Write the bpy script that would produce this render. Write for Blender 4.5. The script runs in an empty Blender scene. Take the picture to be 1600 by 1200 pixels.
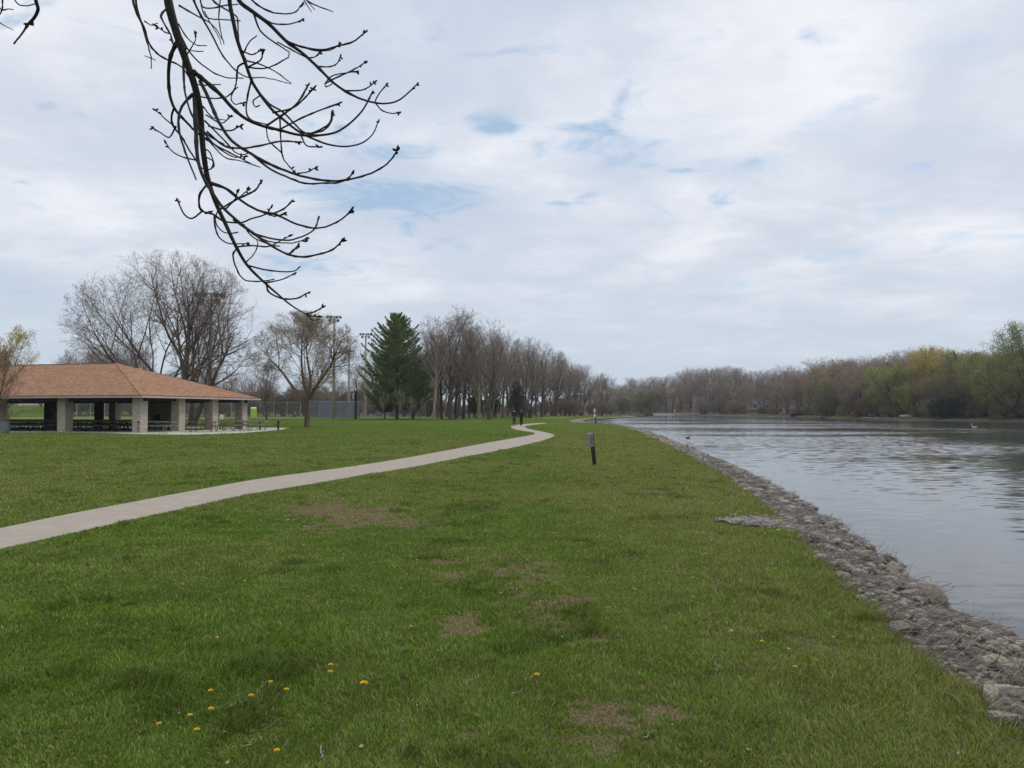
import bpy, bmesh, math, random
import numpy as np
from mathutils import Vector, Matrix

# ------------------------------------------------------------------ camera, world, sun
scene = bpy.context.scene
C = scene.collection
F = 1200.0; HOR = 642.0; EYE = 1.6
PITCH = math.atan((HOR - 600.0) / F)
cam_d = bpy.data.cameras.new('camera'); cam = bpy.data.objects.new('camera', cam_d); C.objects.link(cam)
cam_d.sensor_fit = 'HORIZONTAL'; cam_d.sensor_width = 36.0; cam_d.lens = 36.0 * F / 1600.0
cam_d.clip_start = 0.05; cam_d.clip_end = 6000
cam.location = (0, 0, EYE); cam.rotation_euler = (math.pi / 2 + PITCH, 0, 0)
scene.camera = cam
scene.view_settings.view_transform = 'Standard'; scene.view_settings.look = 'None'
scene.view_settings.exposure = 0.22; scene.view_settings.gamma = 1.0

SUN_EL, SUN_AZ = 48.0, 62.0      # azimuth clockwise from +Y, towards the river
sd = bpy.data.lights.new('sun', 'SUN'); sd.energy = 1.05; sd.angle = math.radians(14); sd.color = (1, .96, .9)
sun = bpy.data.objects.new('sun', sd); C.objects.link(sun)
sun.rotation_euler = (math.radians(90 - SUN_EL), 0, math.radians(180 - SUN_AZ))

def ray(px, py):
    u = (px - 800) / F; v = (600 - py) / F
    return np.array([u, math.cos(PITCH) - v * math.sin(PITCH), math.sin(PITCH) + v * math.cos(PITCH)])
def gp(px, py, z=0.0):                       # where that sight line meets the level z
    r = ray(px, py); t = (z - EYE) / r[2]
    return (r[0] * t, r[1] * t)
def at(px, py, Y):
    r = ray(px, py); t = Y / r[1]
    return np.array([r[0] * t, Y, EYE + r[2] * t])
def gx(px, Y): return (px - 800) / F * Y     # X of a column at distance Y

world = bpy.data.worlds.new('World'); scene.world = world; world.use_nodes = True
nt = world.node_tree; N = nt.nodes; Lk = nt.links; N.clear()
def nn(t, tree=None, **kw):
    n = (tree or nt).nodes.new(t)
    for k, v in kw.items(): setattr(n, k, v)
    return n
def build_world():
    out = nn('ShaderNodeOutputWorld'); bg = nn('ShaderNodeBackground'); bg.inputs['Strength'].default_value = 0.1
    Lk.new(bg.outputs[0], out.inputs[0])
    sky = nn('ShaderNodeTexSky', sky_type='NISHITA', sun_disc=False)
    sky.sun_elevation = math.radians(SUN_EL); sky.sun_rotation = math.radians(SUN_AZ); sky.air_density = 1.0; sky.dust_density = 1.5
    tc = nn('ShaderNodeTexCoord'); sep = nn('ShaderNodeSeparateXYZ'); Lk.new(tc.outputs['Generated'], sep.inputs[0])
    def M(op, a, b=None, c=None, clamp=False):
        n = nn('ShaderNodeMath', operation=op, use_clamp=clamp)
        for i, x in enumerate((a, b, c)):
            if x is None: continue
            if isinstance(x, (int, float)): n.inputs[i].default_value = x
            else: Lk.new(x, n.inputs[i])
        return n.outputs[0]
    zc = M('MAXIMUM', sep.outputs[2], 0.0); den = M('ADD', zc, 0.13)
    cmb = nn('ShaderNodeCombineXYZ'); Lk.new(M('DIVIDE', sep.outputs[0], den), cmb.inputs[0]); Lk.new(M('DIVIDE', sep.outputs[1], den), cmb.inputs[1])
    def noise(scale, detail, rough, dist, off, sx=1.0):
        mp = nn('ShaderNodeMapping'); mp.inputs['Location'].default_value = off; mp.inputs['Scale'].default_value = (sx, 1, 1)
        Lk.new(cmb.outputs[0], mp.inputs[0])
        n = nn('ShaderNodeTexNoise'); n.inputs['Scale'].default_value = scale; n.inputs['Detail'].default_value = detail
        n.inputs['Roughness'].default_value = rough; n.inputs['Distortion'].default_value = dist
        Lk.new(mp.outputs[0], n.inputs['Vector']); return n.outputs['Fac']
    def ramp(x, a, b):
        n = nn('ShaderNodeMapRange', interpolation_type='SMOOTHSTEP', clamp=True)
        n.inputs['From Min'].default_value = a; n.inputs['From Max'].default_value = b; Lk.new(x, n.inputs['Value']); return n.outputs[0]
    n1 = noise(1.5, 9, .56, .35, (3.1, 1.7, 0)); n2 = noise(4.6, 9, .62, .6, (7.3, 4.2, 0), .75); n3 = noise(.55, 4, .5, .2, (1.3, 9.2, 0))
    def blob(px, py, r, stretch=3.0, w=1.0):
        d = ray(px, py); d = d / np.linalg.norm(d)
        vs = nn('ShaderNodeVectorMath', operation='SUBTRACT'); Lk.new(tc.outputs['Generated'], vs.inputs[0]); vs.inputs[1].default_value = tuple(d)
        vm = nn('ShaderNodeVectorMath', operation='MULTIPLY'); Lk.new(vs.outputs[0], vm.inputs[0]); vm.inputs[1].default_value = (1 / (r * stretch), 1 / (r * 2), 1 / r)
        vl = nn('ShaderNodeVectorMath', operation='LENGTH'); Lk.new(vm.outputs[0], vl.inputs[0])
        return M('MULTIPLY', M('SUBTRACT', 1.0, ramp(vl.outputs['Value'], 0.0, 1.0)), w)
    def total(bl):
        s = blob(*bl[0])
        for b in bl[1:]: s = M('ADD', s, blob(*b))
        return s
    gaps = total([(1000, 240, .065, 3.2, .62), (930, 225, .03, 2.5, .3), (780, 190, .025, 2.2, .9), (560, 250, .10, 2.0, .55), (760, 340, .05, 3.0, .55), (1500, 400, .08, 3.0, .3), (480, 420, .04, 3, .7), (1150, 265, .03, 4.0, .8), (620, 310, .06, 3.0, .4),
                  (1480, 250, .03, 4, .3)])
    light = total([(1180, 40, .16, 1.6, .8), (1450, 330, .06, 4, .5), (620, 462, .022, 4.0, 1.0), (1250, 425, .03, 5.5, .7), (1420, 465, .025, 5, .6), (60, 330, .12, 2.0, .5), (520, 430, .03, 3, .5), (1050, 300, .04, 4, .5)])
    # gap mask: blobs broken up by noise
    gm = ramp(M('ADD', M('MULTIPLY', gaps, .66), M('MULTIPLY', M('SUBTRACT', n2, .5), 3.4)), .16, 1.0)
    gsoft = ramp(M('ADD', M('MULTIPLY', gaps, .25), n3), .44, .80)
    gap = M('MINIMUM', M('ADD', M('MULTIPLY', gm, .85), M('MULTIPLY', gsoft, .30)), .9)
    cl = ramp(M('ADD', M('ADD', M('MULTIPLY', n1, .75), M('MULTIPLY', n2, .35)), M('MULTIPLY', light, .17)), .44, .80)
    mixc = nn('ShaderNodeMix', data_type='RGBA'); Lk.new(cl, mixc.inputs['Factor'])
    mixc.inputs['A'].default_value = (5.5, 6.0, 6.95, 1); mixc.inputs['B'].default_value = (8.05, 8.1, 8.5, 1)
    # clear-sky part from the sky texture, softened by thin cloud
    thin = nn('ShaderNodeMix', data_type='RGBA'); thin.inputs['Factor'].default_value = .55; Lk.new(sky.outputs[0], thin.inputs['A']); thin.inputs['B'].default_value = (3.6, 5.4, 7.4, 1)
    g = nn('ShaderNodeMix', data_type='RGBA'); Lk.new(gap, g.inputs['Factor']); Lk.new(mixc.outputs['Result'], g.inputs['A']); Lk.new(thin.outputs['Result'], g.inputs['B'])
    # low haze band towards the horizon
    hz = nn('ShaderNodeMix', data_type='RGBA'); Lk.new(M('MULTIPLY', M('SUBTRACT', 1.0, ramp(sep.outputs[2], 0.0, .24)), .88), hz.inputs['Factor'])
    Lk.new(g.outputs['Result'], hz.inputs['A']); hz.inputs['B'].default_value = (5.05, 5.85, 6.75, 1)
    Lk.new(hz.outputs['Result'], bg.inputs['Color'])
build_world()

# ------------------------------------------------------------------ helpers
rng = np.random.default_rng(7)
def tag(o, label=None, cat=None, group=None, kind=None):
    for k, v in (('label', label), ('category', cat), ('group', group), ('kind', kind)):
        if v: o[k] = v
    return o
def empty(name, loc=(0, 0, 0), rz=0, **kw):
    o = bpy.data.objects.new(name, None); C.objects.link(o); o.location = loc; o.rotation_euler = (0, 0, rz); o.empty_display_size = .2
    return tag(o, **kw)
def link(name, me, parent=None):
    o = bpy.data.objects.new(name, me); C.objects.link(o)
    if parent: o.parent = parent
    return o
def copy_tree(o, parent=None):
    c = o.copy(); C.objects.link(c)
    if parent: c.parent = parent
    for ch in list(o.children): copy_tree(ch, c)
    return c
def np_mesh(name, V, faces, mat=None, smooth=True, k=4):
    V = np.asarray(V, dtype=np.float32); faces = np.asarray(faces, dtype=np.int32)
    me = bpy.data.meshes.new(name)
    me.vertices.add(len(V)); me.vertices.foreach_set('co', V.ravel())
    n = len(faces); k = faces.shape[1]
    me.loops.add(n * k); me.loops.foreach_set('vertex_index', faces.ravel())
    me.polygons.add(n); me.polygons.foreach_set('loop_start', np.arange(0, n * k, k, dtype=np.int32))
    try: me.polygons.foreach_set('loop_total', np.full(n, k, dtype=np.int32))
    except Exception: pass
    if smooth: me.polygons.foreach_set('use_smooth', np.ones(n, dtype=bool))
    me.update(calc_edges=True)
    if mat: me.materials.append(mat)
    return me

class MB:
    def __init__(s): s.v = []; s.f = []
    def add(s, vs, fs):
        b = len(s.v); s.v += [tuple(map(float, p)) for p in vs]; s.f += [tuple(b + i for i in f) for f in fs]; return s
    def box(s, x0, x1, y0, y1, z0, z1, m=None):
        vs = [(x, y, z) for z in (z0, z1) for x, y in ((x0, y0), (x1, y0), (x1, y1), (x0, y1))]
        if m is not None: vs = [m @ Vector(p) for p in vs]
        return s.add(vs, [(3, 2, 1, 0), (4, 5, 6, 7), (0, 1, 5, 4), (1, 2, 6, 5), (2, 3, 7, 6), (3, 0, 4, 7)])
    def beam(s, a, b, w, h):
        a = Vector(a); b = Vector(b); d = (b - a); L = d.length; m = Matrix.Translation(a) @ d.to_track_quat('X', 'Z').to_matrix().to_4x4()
        return s.box(0, L, -w / 2, w / 2, -h / 2, h / 2, m)
    def tube(s, pts, rad, n=8, cap=True):
        pts = [Vector(p) for p in pts]
        rad = [float(q) for q in rad] if hasattr(rad, '__len__') else [float(rad)] * len(pts)
        rings = []
        up = None
        for i, p in enumerate(pts):
            t = (pts[min(i + 1, len(pts) - 1)] - pts[max(i - 1, 0)]).normalized()
            if up is None: up = Vector((0, 0, 1)) if abs(t.z) < .9 else Vector((1, 0, 0))
            u = t.cross(up).normalized(); w = t.cross(u).normalized(); up = -w if False else up
            rings.append([p + rad[i] * (math.cos(a) * u + math.sin(a) * w) for a in [2 * math.pi * k / n for k in range(n)]])
        vs = [q for r in rings for q in r]; fs = []
        for i in range(len(pts) - 1):
            for k in range(n):
                fs.append((i * n + k, i * n + (k + 1) % n, (i + 1) * n + (k + 1) % n, (i + 1) * n + k))
        if cap: fs.append(tuple(range(n - 1, -1, -1))); fs.append(tuple((len(pts) - 1) * n + k for k in range(n)))
        return s.add(vs, fs)
    def prism(s, poly, z0, z1):
        n = len(poly); vs = [(x, y, z0) for x, y in poly] + [(x, y, z1) for x, y in poly]
        fs = [tuple(range(n - 1, -1, -1)), tuple(range(n, 2 * n))] + [(i, (i + 1) % n, n + (i + 1) % n, n + i) for i in range(n)]
        return s.add(vs, fs)
    def ell(s, c, r, nu=12, nv=8):
        vs = []; fs = []
        for j in range(nv + 1):
            th = math.pi * j / nv
            for i in range(nu):
                ph = 2 * math.pi * i / nu
                vs.append((c[0] + r[0] * math.sin(th) * math.cos(ph), c[1] + r[1] * math.sin(th) * math.sin(ph), c[2] + r[2] * math.cos(th)))
        for j in range(nv):
            for i in range(nu): fs.append((j * nu + i, (j + 1) * nu + i, (j + 1) * nu + (i + 1) % nu, j * nu + (i + 1) % nu))
        return s.add(vs, fs)
    def build(s, name, mat, parent=None, smooth=False, bevel=0):
        me = bpy.data.meshes.new(name); me.from_pydata(s.v, [], s.f); me.materials.append(mat)
        bm = bmesh.new(); bm.from_mesh(me)
        bmesh.ops.remove_doubles(bm, verts=bm.verts, dist=1e-5)
        bmesh.ops.recalc_face_normals(bm, faces=bm.faces)
        if bevel: bmesh.ops.bevel(bm, geom=[e for e in bm.edges], offset=bevel, segments=1, affect='EDGES', clamp_overlap=True)
        bm.to_mesh(me); bm.free()
        if smooth:
            for p in me.polygons: p.use_smooth = True
        return link(name, me, parent)

class Tubes:                                   # many tapered tubes at once, as one mesh
    def __init__(s): s.V = []; s.Fa = []; s.n = 0
    def add(s, P, R, sides=3):
        P = np.asarray(P, float); R = np.asarray(R, float); B, n, _ = P.shape
        T = np.empty_like(P); T[:, 1:-1] = P[:, 2:] - P[:, :-2]; T[:, 0] = P[:, 1] - P[:, 0]; T[:, -1] = P[:, -1] - P[:, -2]
        T /= np.linalg.norm(T, axis=2, keepdims=True) + 1e-9
        m = T.mean(axis=1, keepdims=True)
        ref = np.where(np.abs(m[..., 2:3]) < .8, np.array([0, 0, 1.]), np.array([1., 0, 0]))
        U = np.cross(T, np.broadcast_to(ref, T.shape)); U /= np.linalg.norm(U, axis=2, keepdims=True) + 1e-9
        W = np.cross(T, U)
        a = np.arange(sides) * 2 * math.pi / sides
        ring = P[:, :, None] + R[:, :, None, None] * (np.cos(a)[None, None, :, None] * U[:, :, None] + np.sin(a)[None, None, :, None] * W[:, :, None])
        s.V.append(ring.reshape(-1, 3))
        b = np.arange(B)[:, None, None] * n * sides; i = np.arange(n - 1)[None, :, None] * sides; k = np.arange(sides)[None, None]; k2 = (k + 1) % sides
        f = np.stack([b + i + k, b + i + k2, b + i + sides + k2, b + i + sides + k], -1).reshape(-1, 4) + s.n
        s.Fa.append(f); s.n += B * n * sides
    def mesh(s, name, mat): return np_mesh(name, np.concatenate(s.V), np.concatenate(s.Fa), mat)

def srgb(r, g, b): return tuple(((c / 255) / 12.92 if c <= 10 else ((c / 255 + .055) / 1.055) ** 2.4) for c in (r, g, b))
def mat(name, col, rough=.8, var=0.0, vscale=8, col2=None, bump=0.0, bscale=30, tint=False, metallic=0, stretch=(1, 1, 1), trans=0, spec=.3):
    m = bpy.data.materials.new(name); m.use_nodes = True; t = m.node_tree; p = t.nodes['Principled BSDF']
    p.inputs['Roughness'].default_value = rough; p.inputs['Metallic'].default_value = metallic
    p.inputs['Specular IOR Level'].default_value = spec
    col = tuple(col[:3]) + (1,)
    tcn = nn('ShaderNodeTexCoord', t); mp = nn('ShaderNodeMapping', t); mp.inputs['Scale'].default_value = stretch; t.links.new(tcn.outputs['Object'], mp.inputs[0])
    src = None
    if var or col2:
        nz = nn('ShaderNodeTexNoise', t); nz.inputs['Scale'].default_value = vscale; nz.inputs['Detail'].default_value = 6; nz.inputs['Roughness'].default_value = .65; t.links.new(mp.outputs[0], nz.inputs['Vector'])
        mr = nn('ShaderNodeMapRange', t); mr.inputs['From Min'].default_value = .32; mr.inputs['From Max'].default_value = .68; t.links.new(nz.outputs['Fac'], mr.inputs['Value'])
        mx = nn('ShaderNodeMix', t, data_type='RGBA'); t.links.new(mr.outputs[0], mx.inputs['Factor'])
        c2 = tuple(col2[:3]) + (1,) if col2 else tuple(c * (1 + var) for c in col[:3]) + (1,)
        c1 = col if col2 else tuple(c * (1 - var) for c in col[:3]) + (1,)
        mx.inputs['A'].default_value = c1; mx.inputs['B'].default_value = c2; src = mx.outputs['Result']
    if tint:
        oi = nn('ShaderNodeObjectInfo', t); ml = nn('ShaderNodeMix', t, data_type='RGBA', blend_type='MULTIPLY'); ml.inputs['Factor'].default_value = 1
        if src: t.links.new(src, ml.inputs['A'])
        else: ml.inputs['A'].default_value = col
        t.links.new(oi.outputs['Color'], ml.inputs['B']); src = ml.outputs['Result']
    if src: t.links.new(src, p.inputs['Base Color'])
    else: p.inputs['Base Color'].default_value = col
    if bump:
        b = nn('ShaderNodeTexNoise', t); b.inputs['Scale'].default_value = bscale; b.inputs['Detail'].default_value = 5; t.links.new(mp.outputs[0], b.inputs['Vector'])
        bn = nn('ShaderNodeBump', t); bn.inputs['Strength'].default_value = bump; bn.inputs['Distance'].default_value = .02; t.links.new(b.outputs['Fac'], bn.inputs['Height']); t.links.new(bn.outputs[0], p.inputs['Normal'])
    if trans:
        tr = nn('ShaderNodeBsdfTranslucent', t); ms = nn('ShaderNodeMixShader', t); ms.inputs[0].default_value = trans
        if src: t.links.new(src, tr.inputs[0])
        else: tr.inputs[0].default_value = col
        o = t.nodes['Material Output']; t.links.new(p.outputs[0], ms.inputs[1]); t.links.new(tr.outputs[0], ms.inputs[2]); t.links.new(ms.outputs[0], o.inputs[0])
    return m

def vnoise(x, y, scale, octaves=4, seed=0, pers=.5):
    x = np.asarray(x, float) * scale; y = np.asarray(y, float) * scale; tot = 0; amp = 1; s = 0
    r = np.random.default_rng(1000 + seed); tab = r.random((256, 256))
    for o in range(octaves):
        xi = np.floor(x).astype(int); yi = np.floor(y).astype(int); fx = x - xi; fy = y - yi
        fx = fx * fx * (3 - 2 * fx); fy = fy * fy * (3 - 2 * fy)
        g = lambda a, b: tab[(a + 37 * o) & 255, (b + 91 * o) & 255]
        v = (g(xi, yi) * (1 - fx) + g(xi + 1, yi) * fx) * (1 - fy) + (g(xi, yi + 1) * (1 - fx) + g(xi + 1, yi + 1) * fx) * fy
        tot = tot + amp * v; s += amp; amp *= pers; x = x * 2.03 + 11.3; y = y * 2.03 + 5.7
    return tot / s
def sst(a, b, x): t = np.clip((x - a) / (b - a), 0, 1); return t * t * (3 - 2 * t)

# ------------------------------------------------------------------ plan of the place
WZ = -0.7
EDGE_PX = [(1600, 1160), (1530, 1092), (1440, 1030), (1360, 962), (1290, 892), (1240, 836), (1200, 797), (1160, 765), (1110, 733), (1060, 706), (1030, 690), (1000, 676), (975, 667.5), (950, 662.5), (938, 661)]
near = [(2.1, -60), (2.2, -6), (2.35, 0)] + [gp(*p) for p in EDGE_PX] + [gp(924, 660), (11.5, 130), (13, 160), (18, 190), gp(935, 655, WZ), gp(960, 653.8, WZ), gp(984, 652.6, WZ), gp(984, 651.6, WZ), gp(955, 650.2, WZ), (38, 420), (20, 470), (-10, 520)]
farb = [gp(940, 647.9, WZ), gp(968, 648.4, WZ), gp(1010, 649.0, WZ), gp(1060, 649.3, WZ), gp(1100, 649.8, WZ), gp(1160, 650.6, WZ), gp(1220, 651.7, WZ), gp(1280, 653.3, WZ), gp(1340, 655.2, WZ), gp(1400, 656.6, WZ), gp(1460, 657.7, WZ), gp(1520, 658.5, WZ), gp(1600, 659.6, WZ), gp(1700, 661, WZ), (160, 130), (190, 40), (200, -60)]
river = np.array(near + farb); NNEAR = len(near)
def sdist(x, y):
    """distance to the river outline (positive over water) and the nearest outline piece"""
    x = np.asarray(x, float); y = np.asarray(y, float); n = len(river)
    best = np.full(x.shape, 1e9); idx = np.zeros(x.shape, int); inside = np.zeros(x.shape, bool)
    for i in range(n):
        a = river[i]; b = river[(i + 1) % n]; d = b - a; L2 = d @ d
        t = np.clip(((x - a[0]) * d[0] + (y - a[1]) * d[1]) / L2, 0, 1)
        q = np.hypot(x - a[0] - t * d[0], y - a[1] - t * d[1]); m = q < best; best[m] = q[m]; idx[m] = i
        c = ((a[1] > y) != (b[1] > y)) & (x < (b[0] - a[0]) * (y - a[1]) / (b[1] - a[1] + 1e-12) + a[0]); inside ^= c
    return np.where(inside, best, -best), idx
def wobble(x, y): return .11 * (vnoise(x, y, 1.3, 3, 5) - .5) * 2
IG = 3 + len(EDGE_PX)
def terrain(x, y):
    d, idx = sdist(x, y)
    gab = (idx < IG); farside = (idx >= NNEAR - 1)
    dw = d + wobble(x, y)
    z_g = -1.45 * sst(.12, .95, dw)
    z_n = np.where(d > 0, WZ - .02 - .6 * sst(0, 4, d), WZ + .7 * sst(0, 5, -d))
    hill = vnoise(x, y, .012, 3, 9)
    z_f = np.where(d > 0, WZ - .02 - .7 * sst(0, 4, d), WZ + .75 * sst(0, 2.5, -d) + 1.2 * sst(3, 25, -d) + (10 + 7 * hill) * sst(8, 90, -d))
    z = np.where(gab, z_g, np.where(farside, z_f, z_n))
    # rising green bank beyond the ball field
    z = z + np.where(~farside & (d < 0), 3.4 * sst(185, 262, y) * sst(-78, -125, x) + 5.0 * sst(300, 520, y) * sst(-20, -60, x), 0)
    return z, d, idx, gab, farside

# bare and worn spots on the lawn: pixel of the photo, radii in metres, strength
PATCH = []   # the near worn band runs from beside the path towards the viewer
for px, py, rx, ry, s in [(560, 806, .95, 1.35, 2.1), (520, 795, .7, 1.1, 1.5), (610, 815, .6, .8, 1.5), (640, 822, .45, .6, 1.1), (760, 872, .45, .36, 1.3), (840, 885, .45, .4, 1.2), (800, 900, .3, .2, .35), (860, 905, .35, .3, 1.1), (700, 935, .1, .35, .55),
                          (715, 1000, .16, .22, .35), (840, 965, .24, .34, 1.1), (860, 985, .15, .15, .7), (920, 1000, .16, .12, .6), (950, 980, .15, .1, .5), (940, 1100, .35, .09, .5), (770, 885, .9, .8, .75), (700, 862, .8, .6, .6), (850, 935, .6, .75, .7), (725, 975, .30, .65, .40), (900, 985, .5, .45, .38), (960, 1120, .6, .22, .42), (1040, 1130, .35, .25, .35), (900, 1165, .45, .15, .36), (1150, 1170, .4, .15, .3), (640, 850, .7, .6, .34), (1010, 1075, .12, .06, .7), (1040, 1110, .1, .1, .9), (1065, 1120, .12, .06, .9),
                          (950, 1150, .12, .05, .7), (745, 1150, .12, .06, .7), (1020, 1160, .1, .04, .8), (1080, 1180, .1, .04, .8), (890, 1178, .2, .03, .7), (1385, 1088, .1, .06, .6), (1120, 985, .3, .2, .3), (740, 1060, .2, .1, .4),
                          (210, 705, 1.2, 2.0, .5), (270, 706, 1.6, 1.5, .6), (1300, 1010, .5, .3, .35), (1150, 905, .8, .5, .3)]:
    X, Y = gp(px, py); PATCH.append((X, Y, rx, ry, s))
def bareness(x, y):
    b = np.zeros_like(x)
    for X, Y, rx, ry, s in PATCH:
        q = ((x - X) / rx) ** 2 + ((y - Y) / ry) ** 2
        b = np.maximum(b, s * np.exp(-q * 1.1))
    n = vnoise(x, y, 6.5, 4, 21); n2 = vnoise(x, y, 1.1, 3, 22)
    n3 = vnoise(x, y, 15, 3, 23); n4 = vnoise(x, y, 2.3, 3, 24); return np.clip(sst(.20, .78, b * .52 * (b > .03) + ((n - .5) * 1.5 + (n3 - .5) * 1.3 + (n4 - .5) * 1.2) * np.minimum(b * 2.5, 1)) + .35 * sst(.60, .82, n * .6 + n2 * .4), 0, 1)
def dryness(x, y):
    n = vnoise(x, y, .35, 4, 31); r = sst(-.3, 2.2, x - .02 * y) * .35
    mid = .30 * sst(7, 16, y) * sst(70, 34, y)
    return np.clip((n - .42) * 1.1 + r + mid, 0, 1)

# ------------------------------------------------------------------ ground
th = np.concatenate([np.linspace(-180, -52, 60, endpoint=False), np.linspace(-52, 52, 900, endpoint=False), np.linspace(52, 180, 60, endpoint=False)]) * math.pi / 180
rr = np.concatenate([[.02, .3, .8, 1.3], np.geomspace(1.8, 150, 360), np.geomspace(152, 3000, 150)])
TH, RR = np.meshgrid(th, rr); gxx = RR * np.sin(TH); gyy = RR * np.cos(TH)
z, dd, ii, gab, fs = terrain(gxx, gyy)
nr, nc = gxx.shape
I = np.arange(nr - 1)[:, None] * nc; J = np.arange(nc)[None]; J2 = (J + 1) % nc
faces = np.stack([I + J, I + J2, I + nc + J2, I + nc + J], -1).reshape(-1, 4)[:, ::-1]
MG = bpy.data.materials.new('ground'); MG.use_nodes = True
gm = np_mesh('ground', np.stack([gxx, gyy, z], -1).reshape(-1, 3), faces, MG)
strip = np.where(gab, sst(-.05, .06, dd + wobble(gxx, gyy) + .12 * (vnoise(gxx, gyy, 9, 3, 4) - .5)), np.where(fs, sst(-2.5, -.5, dd), sst(-1.5, -.3, dd)))
litter = np.where(fs & (dd < 0), .35 + .65 * sst(4, 14, -dd) * 1.0, 0)
litter = np.maximum(litter, np.where((~fs) & (dd < 0), sst(262, 300, gyy), 0))
def attr(me, name, a):
    at_ = me.attributes.new(name, 'FLOAT', 'POINT'); at_.data.foreach_set('value', np.ascontiguousarray(a, dtype=np.float32).ravel())
attr(gm, 'bare', bareness(gxx, gyy)); attr(gm, 'strip', strip); attr(gm, 'litter', litter); attr(gm, 'dry', dryness(gxx, gyy))
ground = link('ground', gm); tag(ground, kind='structure')

def ground_material(m):
    t = m.node_tree; p = t.nodes['Principled BSDF']; p.inputs['Roughness'].default_value = .95; p.inputs['Specular IOR Level'].default_value = 0
    tc = nn('ShaderNodeTexCoord', t); L = t.links.new
    def noi(sc, det=6, ro=.6, st=(1, 1, 1)):
        mp = nn('ShaderNodeMapping', t); mp.inputs['Scale'].default_value = st; L(tc.outputs['Object'], mp.inputs[0])
        n = nn('ShaderNodeTexNoise', t); n.inputs['Scale'].default_value = sc; n.inputs['Detail'].default_value = det; n.inputs['Roughness'].default_value = ro; L(mp.outputs[0], n.inputs['Vector']); return n.outputs['Fac']
    def ra(x, a, b, lo=0, hi=1):
        n = nn('ShaderNodeMapRange', t); n.inputs['From Min'].default_value = a; n.inputs['From Max'].default_value = b; n.inputs['To Min'].default_value = lo; n.inputs['To Max'].default_value = hi; L(x, n.inputs['Value']); return n.outputs[0]
    def mix(f, a, b):
        n = nn('ShaderNodeMix', t, data_type='RGBA')
        for k, x in (('Factor', f), ('A', a), ('B', b)):
            if isinstance(x, (float, int)): n.inputs[k].default_value = x
            elif isinstance(x, tuple): n.inputs[k].default_value = x + (1,)
            else: L(x, n.inputs[k])
        return n.outputs['Result']
    def at_(nm): n = nn('ShaderNodeAttribute', t, attribute_name=nm); return n.outputs['Fac']
    fine = noi(38, 8, .75); mid = noi(1.6, 7, .62); big = noi(.13, 5, .55, (1, .45, 1)); fine2 = noi(9, 8, .7)
    g = mix(ra(mid, .36, .66), (.068, .122, .018), (.122, .182, .030))
    g = mix(ra(big, .38, .64), g, (.138, .188, .036))
    g = mix(at_('dry'), g, (.150, .190, .045))
    g = mix(ra(fine, .36, .68, 0, .55), g, (.030, .050, .014))
    g = mix(ra(fine2, .55, .75, 0, .35), g, (.17, .18, .075))
    soil = mix(ra(fine, .35, .62), (.060, .048, .026), (.26, .205, .115))
    g = mix(at_('bare'), g, soil)
    st = mix(ra(noi(22, 8, .7), .34, .64), (.065, .055, .043), (.33, .29, .24))
    st = mix(ra(noi(2.2, 5, .6), .4, .7, 0, .7), st, (.16, .13, .10))
    g = mix(at_('strip'), g, st)
    li = mix(ra(noi(.6, 6, .6), .35, .65), (.105, .088, .072), (.135, .115, .085))
    g = mix(at_('litter'), g, li)
    L(g, p.inputs['Base Color'])
    b = nn('ShaderNodeBump', t); b.inputs['Strength'].default_value = .55; b.inputs['Distance'].default_value = .03; L(fine, b.inputs['Height']); L(b.outputs[0], p.inputs['Normal'])
ground_material(MG)

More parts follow.
